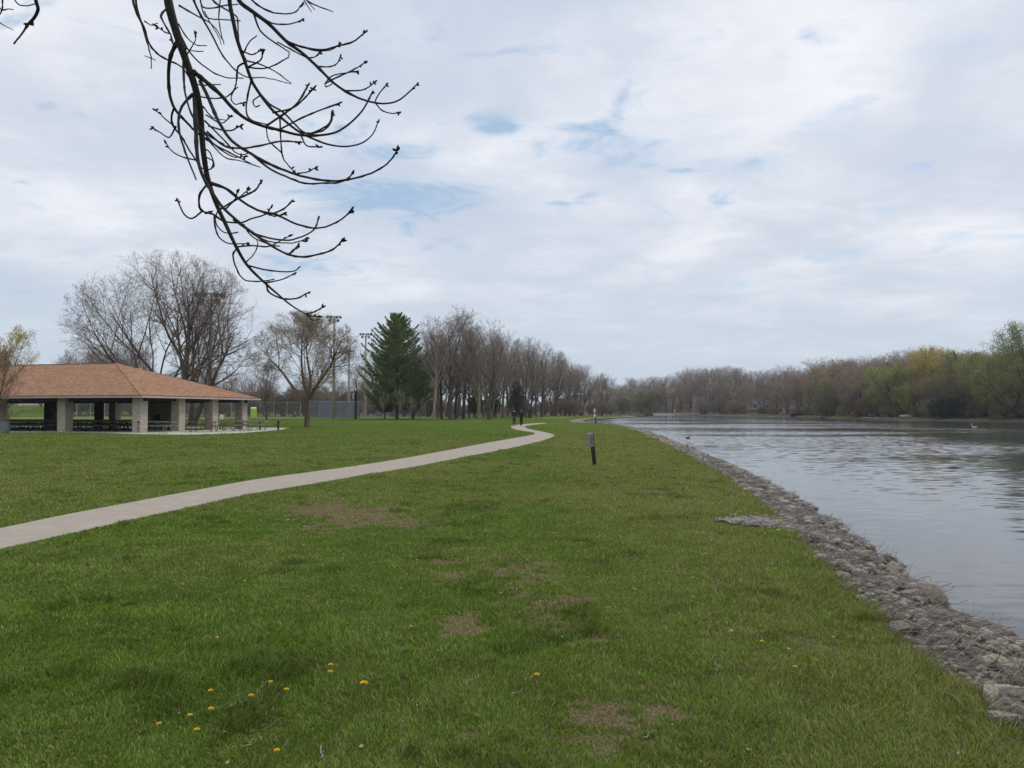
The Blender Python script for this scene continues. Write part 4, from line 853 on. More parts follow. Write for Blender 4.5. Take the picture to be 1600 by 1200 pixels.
M_yel = mat('yellow_paint', (.70, .56, .05), .5)
e = empty('foul_pole', (gx(77.5, 150), 150, 0), label='yellow foul pole seen through the pavilion', cat='foul pole'); MB().tube([(0, 0, 0), (0, 0, 6)], .13, 10).build('pole', M_yel, e); MB().box(.13, .6, -.02, .02, 2.0, 5.9).build('screen', M_yel, e)
M_wire = mat('fence_wire', (.34, .36, .38), .5, metallic=.3)
M_post = mat('fence_post', (.42, .43, .44), .5, metallic=.3)
M_screen = bpy.data.materials.new('windscreen'); M_screen.use_nodes = True
def scr(m, col, al):
    t = m.node_tree; p = t.nodes['Principled BSDF']; p.inputs['Base Color'].default_value = col + (1,); p.inputs['Roughness'].default_value = .8; p.inputs['Alpha'].default_value = al
scr(M_screen, (.20, .22, .27), .38)
def fence(A, B, h, step, lab, screen=None, rail=True):
    A = np.array(A); B = np.array(B); L = np.linalg.norm(B - A); rz = math.atan2(B[1] - A[1], B[0] - A[0])
    e = empty('chain_link_fence', (A[0], A[1], 0), rz, label=lab, cat='fence', group='chain-link fences of the ball field')
    n = max(2, int(L / step))
    for i in range(n + 1): MB().tube([(L * i / n, 0, 0), (L * i / n, 0, h + .05)], .045, 6).build('post', M_post, e)
    b = MB(); b.tube([(0, 0, h), (L, 0, h)], .03, 5); b.tube([(0, 0, .15), (L, 0, .15)], .02, 5); b.build('rail', M_post, e)
    T = Tubes(); s = .32; P = []
    for k in np.arange(-h, L, s):
        x0, z0, x1, z1 = k, 0, k + h, h
        if x0 < 0: z0 = -x0; x0 = 0
        if x1 > L: z1 = h - (x1 - L); x1 = L
        P.append([[x0, 0, z0], [x1, 0, z1]]); P.append([[L - x0, .01, z0], [L - x1, .01, z1]])
    P = np.array(P); T.add(P, np.full(P.shape[:2], .009), 3); ob = link('wire_mesh', T.mesh('wire_mesh', M_wire), e)
    if screen: MB().box(screen[0], screen[1], -.03, -.02, .1, h - .1).build('windscreen', M_screen, e)
fence((gx(120, 172), 172), (gx(384, 170), 170), 3.5, 3.2, 'chain-link fence seen behind the pavilion columns')
fence((gx(386, 168), 168), (gx(470, 168), 168), 3.5, 2.6, 'chain-link fence between pavilion corner and forked trunk')
fence((gx(482, 160), 160), (gx(566, 160), 160), 3.6, 1.9, 'chain-link fence with grey-blue windscreen behind the light poles', (0.2, 10.8))
fence((gx(568, 196), 196), (gx(665, 200), 200), 3.0, 3.3, 'far chain-link fence behind the pine trunks')
fence((gx(500, 182), 182), (gx(560, 182), 182), 3.8, 2.2, 'second windscreened fence just behind the first', (0.1, 8.9))
M_lime = mat('lime_plastic', (.45, .66, .06), .5); M_limew = mat('pale_roof', (.75, .78, .7), .5)
D = 165; e = empty('portable_toilet', (gx(396.5, D), D, 0), .2, label='lime green portable toilet before the fence', cat='portable toilet')
MB().box(-.55, .55, -.55, .55, .05, 2.1).build('cabin', M_lime, e, bevel=.04); b = MB(); b.tube([(-.55, 0, 2.1), (.55, 0, 2.1)], .3, 10); b.build('roof', M_limew, e); MB().box(-.38, .38, -.575, -.55, .15, 1.95).build('door', M_lime, e)
e = empty('white_barrel', (gx(346.5, 140), 140, 0), label='small white barrel on the grass seen between columns', cat='barrel')
MB().tube([(0, 0, 0), (0, 0, .3), (0, 0, .6), (0, 0, .9)], [.26, .31, .31, .26], 14).build('drum', M_white, e); MB().tube([(0, 0, .9), (0, 0, .95)], .28, 14).build('lid', M_can, e)
M_siding = mat('pale_siding', (.62, .60, .56), .8); M_groof = mat('grey_roof', (.16, .15, .15), .8); M_pane = mat('window_glass', (.04, .05, .06), .15)
def house(x, y, w, d, h, rz, lab, wallm=M_siding, rh=2.2, z=None, name='house'):
    z = zt(x, y) - .3 if z is None else z
    e = empty(name, (x, y, z), rz, label=lab, cat='house')
    MB().box(-w / 2, w / 2, -d / 2, d / 2, 0, h).build('wall', wallm, e)
    MB().add([(-w / 2 - .4, -d / 2 - .4, h), (w / 2 + .4, -d / 2 - .4, h), (w / 2 + .4, d / 2 + .4, h), (-w / 2 - .4, d / 2 + .4, h), (-w / 2 - .4, 0, h + rh), (w / 2 + .4, 0, h + rh)], [(0, 1, 5, 4), (3, 4, 5, 2), (0, 4, 3), (1, 2, 5), (0, 3, 2, 1)]).build('roof', M_groof, e)
    k = max(2, int(w / 2.6))
    for i in range(k):
        x0 = -w / 2 + w * (i + .5) / k; f = MB().box(x0 - .55, x0 + .55, -d / 2 - .05, -d / 2 + .02, 1.0, 2.3).build('window', M_white, e); MB().box(x0 - .47, x0 + .47, -d / 2 - .07, -d / 2 - .052, 1.08, 2.22).build('pane', M_pane, f)
    MB().box(w / 2 - 1.3, w / 2 - .4, -d / 2 - .06, -d / 2 + .02, .1, 2.1).build('door', M_groof, e)
    return e
house(gx(62, 272), 272, 11, 7, 2.8, .1, 'long white house on the green bank seen through the pavilion')
house(gx(240, 300), 300, 10, 7, 3, -.1, 'pale house behind the largest bare tree')

# ------------------------------------------------------------------ people
M_skin = mat('skin', (.50, .32, .24), .6); M_navy = mat('navy_cloth', (.018, .022, .045), .9); M_black = mat('black_cloth', (.012, .012, .014), .9); M_jeans = mat('dark_jeans', (.03, .035, .055), .9)
M_hair = mat('dark_hair', (.05, .035, .025), .8); M_hairb = mat('brown_hair', (.20, .11, .07), .8); M_pink = mat('pale_pink_cloth', (.62, .42, .45), .9); M_shoe = mat('white_shoe', (.7, .7, .7), .6); M_grey = mat('grey_cloth', (.12, .12, .13), .9)
def skin(name, pts, edges, m, parent, sub=1):
    me = bpy.data.meshes.new(name); me.from_pydata([p[:3] for p in pts], edges, []); o = link(name, me, parent)
    me.skin_vertices.new() if hasattr(me.skin_vertices, 'new') and not me.skin_vertices else None
    md = o.modifiers.new('skin', 'SKIN'); md.use_smooth_shade = True
    if not me.skin_vertices:
        bm = bmesh.new(); bm.from_mesh(me); bm.verts.layers.skin.verify(); bm.to_mesh(me); bm.free()
    for i, v in enumerate(me.skin_vertices[0].data):
        r = pts[i][3]; v.radius = (r, r) if not isinstance(r, tuple) else r; v.use_root = (i == 0)
    s = o.modifiers.new('sub', 'SUBSURF'); s.levels = sub; s.render_levels = sub
    me.materials.append(m); return o
def person(loc, rz, H, lab, top, trousers, hair, shoe, stride=.22, longhair=False, arms=(.25, -.25), coat=.0):
    k = H / 1.75; e = empty('person', (loc[0], loc[1], loc[2]), rz, label=lab, cat='person')
    # walking along +Y; joints: pelvis, spine, neck, head, arms, legs
    sw = .19; hp = .09; f = stride
    J = [(0, 0, .95, (.13, .10)), (0, 0, 1.15, (.12, .09)), (0, .01, 1.38, (.15, .10)), (0, .01, 1.47, .07), (0, .02, 1.54, .055), (0, .03, 1.62, (.078, .09)), (0, .035, 1.70, (.07, .085))]
    E = [(0, 1), (1, 2), (2, 3), (3, 4), (4, 5), (5, 6)]
    for s, a in ((-1, arms[0]), (1, arms[1])):
        b0 = len(J); J += [(s * sw, .0, 1.40, .055), (s * (sw + .045), -a * .25, 1.14, .042), (s * (sw + .04), a * .35 + .05, .92, .032), (s * (sw + .035), a * .45 + .06, .84, (.028, .018))]
        E += [(2, b0), (b0, b0 + 1), (b0 + 1, b0 + 2), (b0 + 2, b0 + 3)]
        for q in range(5):                      # four fingers and a thumb
            n0 = len(J); off = (-.024 + .016 * q) if q < 4 else .035
            J += [(s * (sw + .035), a * .45 + .06 + off, .80 if q < 4 else .83, .0085), (s * (sw + .03), a * .45 + .06 + off * 1.1, (.765 - .006 * abs(q - 1.5)) if q < 4 else .80, .0075)]
            E += [(b0 + 3, n0), (n0, n0 + 1)]
    for s, g in ((-1, f), (1, -f)):
        b0 = len(J); bend = .10 if g < 0 else .03
        J += [(s * hp, 0, .88, .085), (s * hp, g * .55 + bend, .50, .058), (s * hp, g - (.05 if g < 0 else 0), .10 + (.05 if g < 0 else 0), .038), (s * hp, g + .12, .035 + (.0 if g < 0 else .02), (.035, .028))]
        E += [(0, b0), (b0, b0 + 1), (b0 + 1, b0 + 2), (b0 + 2, b0 + 3)]
    J = [(x * k, y * k, z * k, tuple(q * k for q in r) if isinstance(r, tuple) else r * k) for x, y, z, r in J]
    skin('body', J, E, M_skin, e)
    c = [(0, 0, .86 - coat, (.17, .13)), (0, 0, 1.0, (.155, .12)), (0, 0, 1.18, (.15, .115)), (0, .01, 1.38, (.18, .12)), (0, .01, 1.48, .085)]; ce = [(0, 1), (1, 2), (2, 3), (3, 4)]
    for s, a in ((-1, arms[0]), (1, arms[1])):
        b0 = len(c); c += [(s * sw, .0, 1.41, .075), (s * (sw + .045), -a * .25, 1.14, .06), (s * (sw + .04), a * .35 + .05, .92, .048)]; ce += [(3, b0), (b0, b0 + 1), (b0 + 1, b0 + 2)]
    c = [(x * k, y * k, z * k, tuple(q * k for q in r) if isinstance(r, tuple) else r * k) for x, y, z, r in c]
    skin('jacket', c, ce, top, e)
    c = [(0, 0, .97, (.14, .11))]; ce = []
    for s, g in ((-1, f), (1, -f)):
        b0 = len(c); bend = .10 if g < 0 else .03
        c += [(s * hp, 0, .86, .10), (s * hp, g * .55 + bend, .50, .074), (s * hp, g - (.05 if g < 0 else 0), .12 + (.05 if g < 0 else 0), .058)]; ce += [(0, b0), (b0, b0 + 1), (b0 + 1, b0 + 2)]
    c = [(x * k, y * k, z * k, tuple(q * k for q in r) if isinstance(r, tuple) else r * k) for x, y, z, r in c]
    skin('trousers', c, ce, trousers, e)
    for s, g in ((-1, f), (1, -f)):
        MB().ell((s * hp * k, (g + .05) * k, (.045 + (.03 if g < 0 else 0)) * k), (.05 * k, .14 * k, .045 * k)).build('shoe', shoe, e, smooth=True)
    h = MB(); h.ell((0, .015 * k, 1.685 * k), (.092 * k, .105 * k, .10 * k), 14, 10)
    if longhair: h.ell((0, -.045 * k, 1.56 * k), (.075 * k, .05 * k, .15 * k))
    h.build('hair', hair, e, smooth=True)
    fc = MB(); fc.ell((0, .135 * k, 1.64 * k), (.014 * k, .022 * k, .024 * k)); fc.ell((-.03 * k, .118 * k, 1.665 * k), (.012 * k, .008 * k, .008 * k)); fc.ell((.03 * k, .118 * k, 1.665 * k), (.012 * k, .008 * k, .008 * k)); fc.ell((0, .118 * k, 1.595 * k), (.026 * k, .008 * k, .007 * k)); fc.build('face', M_skin, e, smooth=True)
    return e
x, y = gp(803.5, 665.8); person((x, y, .016), .0, 1.78, 'person in navy jacket and dark trousers walking away on the path', M_navy, M_jeans, M_hair, M_black, .2)
x, y = gp(814.5, 667.2); person((x, y, .016), -.1, 1.70, 'person in black coat with brown hair and white shoe soles walking away', M_black, M_black, M_hairb, M_shoe, .22, True, (.1, -.35), .08)
x, y = gp(787.5, 652.6); person((x, y, .0), 1.4, 1.70, 'distant person in pale pink top beyond the two walkers', M_pink, M_grey, M_hair, M_grey, .15, True)

# ------------------------------------------------------------------ posts and signs on the lawn
x, y = gp(929, 727.5); M_box = mat('grey_box', (.30, .31, .35), .5, metallic=.2)
e = empty('dispenser_post', (x, y, 0), .25, label='leaning grey dispenser box on two black legs in the lawn', cat='dispenser post')
b = MB(); b.beam((.03, 0, -.05), (-.055, .02, .96), .06, .06); b.build('leg', M_steel, e); b = MB(); b.beam((-.03, -.02, -.05), (-.10, 0, .62), .035, .05); b.build('leg', M_steel, e)
m = Matrix.Translation((-.10, -.02, .56)) @ Matrix.Rotation(-.085, 4, 'Y')
bx_ = MB(); bx_.box(-.075, .045, -.10, .10, 0, .36, m); bx_.build('box', M_box, e, bevel=.012)
lid = MB(); lid.box(-.10, .05, -.11, .11, .362, .385, m); lid.build('lid', mat('lid_grey', (.30, .31, .32), .5), e, bevel=.006)
pl = MB(); pl.box(-.055, .025, -.112, -.102, .06, .30, m); pl.build('plate', mat('plate_dark', (.16, .17, .20), .5), e)
MB().beam((-.06, 0, .38), (.0, 0, .38), .03, .03).build('bracket', M_steel, e)
x, y = gp(930.5, 662.2)
e = empty('trail_sign', (x, y, 0), .95, label='dark post carrying two small pale diamond signs near the water', cat='sign')
MB().box(-.05, .05, -.05, .05, -.1, 1.95).build('post', M_steel, e)
M_dia = mat('sign_back', (.50, .52, .48), .5)
for z0 in (1.62, 1.02):
    m = Matrix.Translation((-.32, -.06, z0)) @ Matrix.Rotation(math.pi / 4, 4, 'Y'); MB().box(-.24, .24, -.012, .012, -.24, .24, m).build('sign_plate', M_dia, e)
    MB().beam((-.30, -.045, z0), (0, -.045, z0), .03, .04).build('bracket', M_steel, e)

# ------------------------------------------------------------------ birds
M_duck = mat('duck_brown', (.05, .04, .032), .8); M_gull = mat('white_plumage', (.75, .75, .73), .8); M_bill = mat('bill', (.45, .28, .05), .5)
def bird(px, py, L, m, lab, cat, name, rz, upright):
    x, y = gp(px, py, WZ); e = empty(name, (x, y, WZ), rz, label=lab, cat=cat)
    k = L; h = .42 if upright else .22
    J = [(0, 0, .10, (.14, .12)), (-.22, 0, .12, (.12, .09)), (-.42, 0, .16, (.05, .03)), (-.52, 0, .19, (.03, .012)), (.18, 0, .12, (.11, .10)), (.27, 0, .24, .05), (.28, 0, .24 + h * .6, .035), (.33, 0, .28 + h, .055)]
    skin('body', [(a * k, b * k, c * k, tuple(q * k for q in r) if isinstance(r, tuple) else r * k) for a, b, c, r in J], [(0, 1), (1, 2), (2, 3), (0, 4), (4, 5), (5, 6), (6, 7)], m, e, 2)
    MB().tube([(.36 * k, 0, (.28 + h) * k), (.47 * k, 0, (.26 + h) * k)], [.022 * k, .006 * k], 8).build('bill', M_bill, e)
    for s in (-1, 1): MB().ell((-.08 * k, s * .11 * k, .14 * k), (.24 * k, .035 * k, .075 * k)).build('wing', m, e, smooth=True)
bird(1075, 685.5, .62, M_duck, 'small dark duck swimming off the stone bank', 'duck', 'duck', .3, False)
bird(1522, 668.5, .85, M_gull, 'white water bird with raised neck on the far water', 'water bird', 'water_bird', 2.6, True)

# ------------------------------------------------------------------ far bank: boathouse, docks, walls, houses
M_deck = mat('brown_deck', (.24, .13, .10), .8, var=.2, vscale=2, stretch=(6, 1, 1)); M_rail = mat('reddish_rail', (.16, .085, .075), .8)
D = shore_D(1249) + 1; x = gx(1249, D)
e = empty('boathouse_deck', (x, D, WZ), .05, label='reddish brown wooden deck on dark piles at the far water edge', cat='boat deck')
b = MB(); b.box(-2.3, 2.6, -1.5, 3, 1.35, 1.85); b.box(-2.6, 2.9, -1.9, 3.2, 1.852, 1.95); b.build('deck', M_deck, e)
for sx in (-2.1, -.6, .9, 2.3): MB().box(sx - .1, sx + .1, -1.3, -1.1, -.8, 1.35).build('pile', M_steel, e)
MB().box(-2.2, 2.5, 2.2, 2.9, -.5, 1.35).build('back_wall', M_steel, e)
for sy in (-1.8, 3.1):
    b = MB(); b.box(-2.5, 2.8, sy - .04, sy + .04, 2.85, 2.95); b.box(-2.5, 2.8, sy - .03, sy + .03, 2.15, 2.22)
    for q in range(23): b.box(-2.5 + q * .24, -2.44 + q * .24, sy - .03, sy + .03, 1.95, 2.86)
    b.build('railing', M_rail, e)
for sx in (-2.4, 0.2, 2.6): MB().box(sx - .08, sx + .08, 2.9, 3.06, 1.952, 3.9).build('post', M_rail, e)
b = MB(); b.box(-2.6, 2.8, 2.2, 3.3, 3.9, 4.05); b.build('canopy', M_rail, e)
def seawall(a, b_, h, lab, m, w=.5):
    A = np.array(gp(a[0], 650, WZ)) * 0; DA = shore_D(a[0]) - .4; DB_ = shore_D(b_[0]) - .4
    A = np.array([gx(a[0], DA), DA]); B = np.array([gx(b_[0], DB_), DB_]); h *= 1.12 if a[0] < 1130 else 1.2; L = np.linalg.norm(B - A); rz = math.atan2(*(B - A)[::-1])
    e = empty('seawall', (A[0], A[1], WZ), rz, label=lab, cat='seawall')
    MB().box(0, L, 0, w, -.5, h).build('wall', m, e); MB().box(-.05, L + .05, -.08, w + .08, h + .002, h + .12).build('coping', m, e)
M_sw = mat('pale_concrete', (.66, .61, .54), .9, var=.2, vscale=.6); M_sw2 = mat('tan_stone', (.42, .32, .24), .9, var=.3, vscale=1)
seawall((1020, 0), (1052, 0), .95, 'long pale seawall beside the big rounded bush', M_sw); seawall((1055, 0), (1096, 0), 1.15, 'tan stone seawall below the white pole', M_sw2); seawall((1104, 0), (1121, 0), .8, 'short white seawall under the pale twiggy bush', M_sw)
seawall((1166, 0), (1200, 0), .7, 'reddish stone bank edging below the pale forked stems', M_sw2); seawall((1345, 0), (1412, 0), .35, 'low pale stone edging under the leaning willow', M_sw)
D = shore_D(1084) + 3; e = empty('white_pole', (gx(1084.5, D), D, zt(gx(1084.5, D), D)), label='slim white pole standing on the tan seawall', cat='pole'); MB().tube([(0, 0, 0), (0, 0, 9)], [.2, .13], 8).build('pole', M_white, e); MB().beam((-.7, 0, 8.9), (.2, 0, 8.9), .12, .12).build('arm', M_white, e)
D = shore_D(1055) + 1; e = empty('channel_marker', (gx(1054, D), D, WZ), label='small white marker post at the gap between seawalls', cat='marker post'); MB().tube([(0, 0, 0), (0, 0, 2.6)], .18, 8).build('post', M_white, e); MB().box(-.3, .3, -.1, -.05, 2.0, 2.9).build('board', M_white, e)
D = shore_D(1414); e = empty('white_boat', (gx(1414, D + 4), D + 4, zt(gx(1414, D + 4), D + 4) + .1), .1, label='upturned white rowing boat lying on the bank by the leaning willow', cat='boat')
b = MB(); rings = []
for i in range(9):
    t = i / 8; w = .62 * math.sin(math.pi * (.08 + .84 * t)) ** .6; rings.append([(-1.7 + 3.4 * t, w * math.cos(a), .02 + .48 * math.sin(a) * (w / .62)) for a in [math.pi * q / 8 for q in range(9)]])
vs = [p for r_ in rings for p in r_]; b.add(vs, [(i * 9 + q, i * 9 + q + 1, (i + 1) * 9 + q + 1, (i + 1) * 9 + q) for i in range(8) for q in range(8)]); b.build('hull', M_white, e, smooth=True); MB().beam((-1.6, 0, .50), (1.6, 0, .50), .05, .06).build('keel', M_can, e)
M_red = mat('red_canoe', (.45, .10, .06), .5)
for px, lab in ((1190, 'reddish canoe upside down on the bank under the white forked trunk'), (1207, 'reddish canoe upside down by the slanting pale stems')):
    D = shore_D(px) + 3; e = empty('canoe', (gx(px, D), D, zt(gx(px, D), D) + .15), .15, label=lab, cat='canoe')
    b = MB(); rings = []
    for i in range(11):
        t = i / 10; w = .42 * math.sin(math.pi * (.03 + .94 * t)) ** .7; rings.append([(-2.3 + 4.6 * t, w * math.cos(a), .4 * math.sin(a) * (w / .42)) for a in [math.pi * q / 6 for q in range(7)]])
    b.add([p for r_ in rings for p in r_], [(i * 7 + q, i * 7 + q + 1, (i + 1) * 7 + q + 1, (i + 1) * 7 + q) for i in range(10) for q in range(6)]).build('hull', M_red, e, smooth=True); MB().beam((-2.2, 0, .38), (2.2, 0, .38), .04, .05).build('keel', M_steel, e)
def dock(px, L, lab, out=3.5):
    D = shore_D(px) - out / 2 + 1; e = empty('dock', (gx(px, D), D, WZ), .1, label=lab, cat='dock')
    MB().box(-L / 2, L / 2, -out / 2, out / 2, .45, .55).build('deck', M_plank, e)
    for sx in (-1, 1):
        for sy in (-1, 1): MB().tube([(sx * (L / 2 - .1), sy * (out / 2 - .1), -1), (sx * (L / 2 - .1), sy * (out / 2 - .1), 1.1)], .07, 6).build('pile', M_plank, e)
dock(1163, 3.5, 'small pale dock at the end of the reddish stone bank'); dock(1292, 7, 'low grey dock past the brown boathouse')
for px, dd_, w, lab, wm, z in [(1146, 38, 9, 'white house half hidden among trunks across the river', M_siding, None), (1186, 36, 8, 'grey house deep in the wood behind the red canoes', mat('grey_siding', (.36, .37, .38), .8), None), (1221, 22, 5, 'small white garden house by the tall white trunk', M_siding, None), (1112, 30, 8, 'tan house behind the pale twiggy bush', mat('tan_siding', (.42, .34, .26), .8), None), (1368, 42, 9, 'white house glimpsed under the leaning willow', M_siding, None), (1268, 30, 7, 'cream house behind the spring green tree', mat('cream_siding', (.6, .55, .42), .8), None)]:
    D = shore_D(px) + dd_; house(gx(px, D), D, w, 6, 2.8, rt.uniform(-.2, .2), lab, wm)

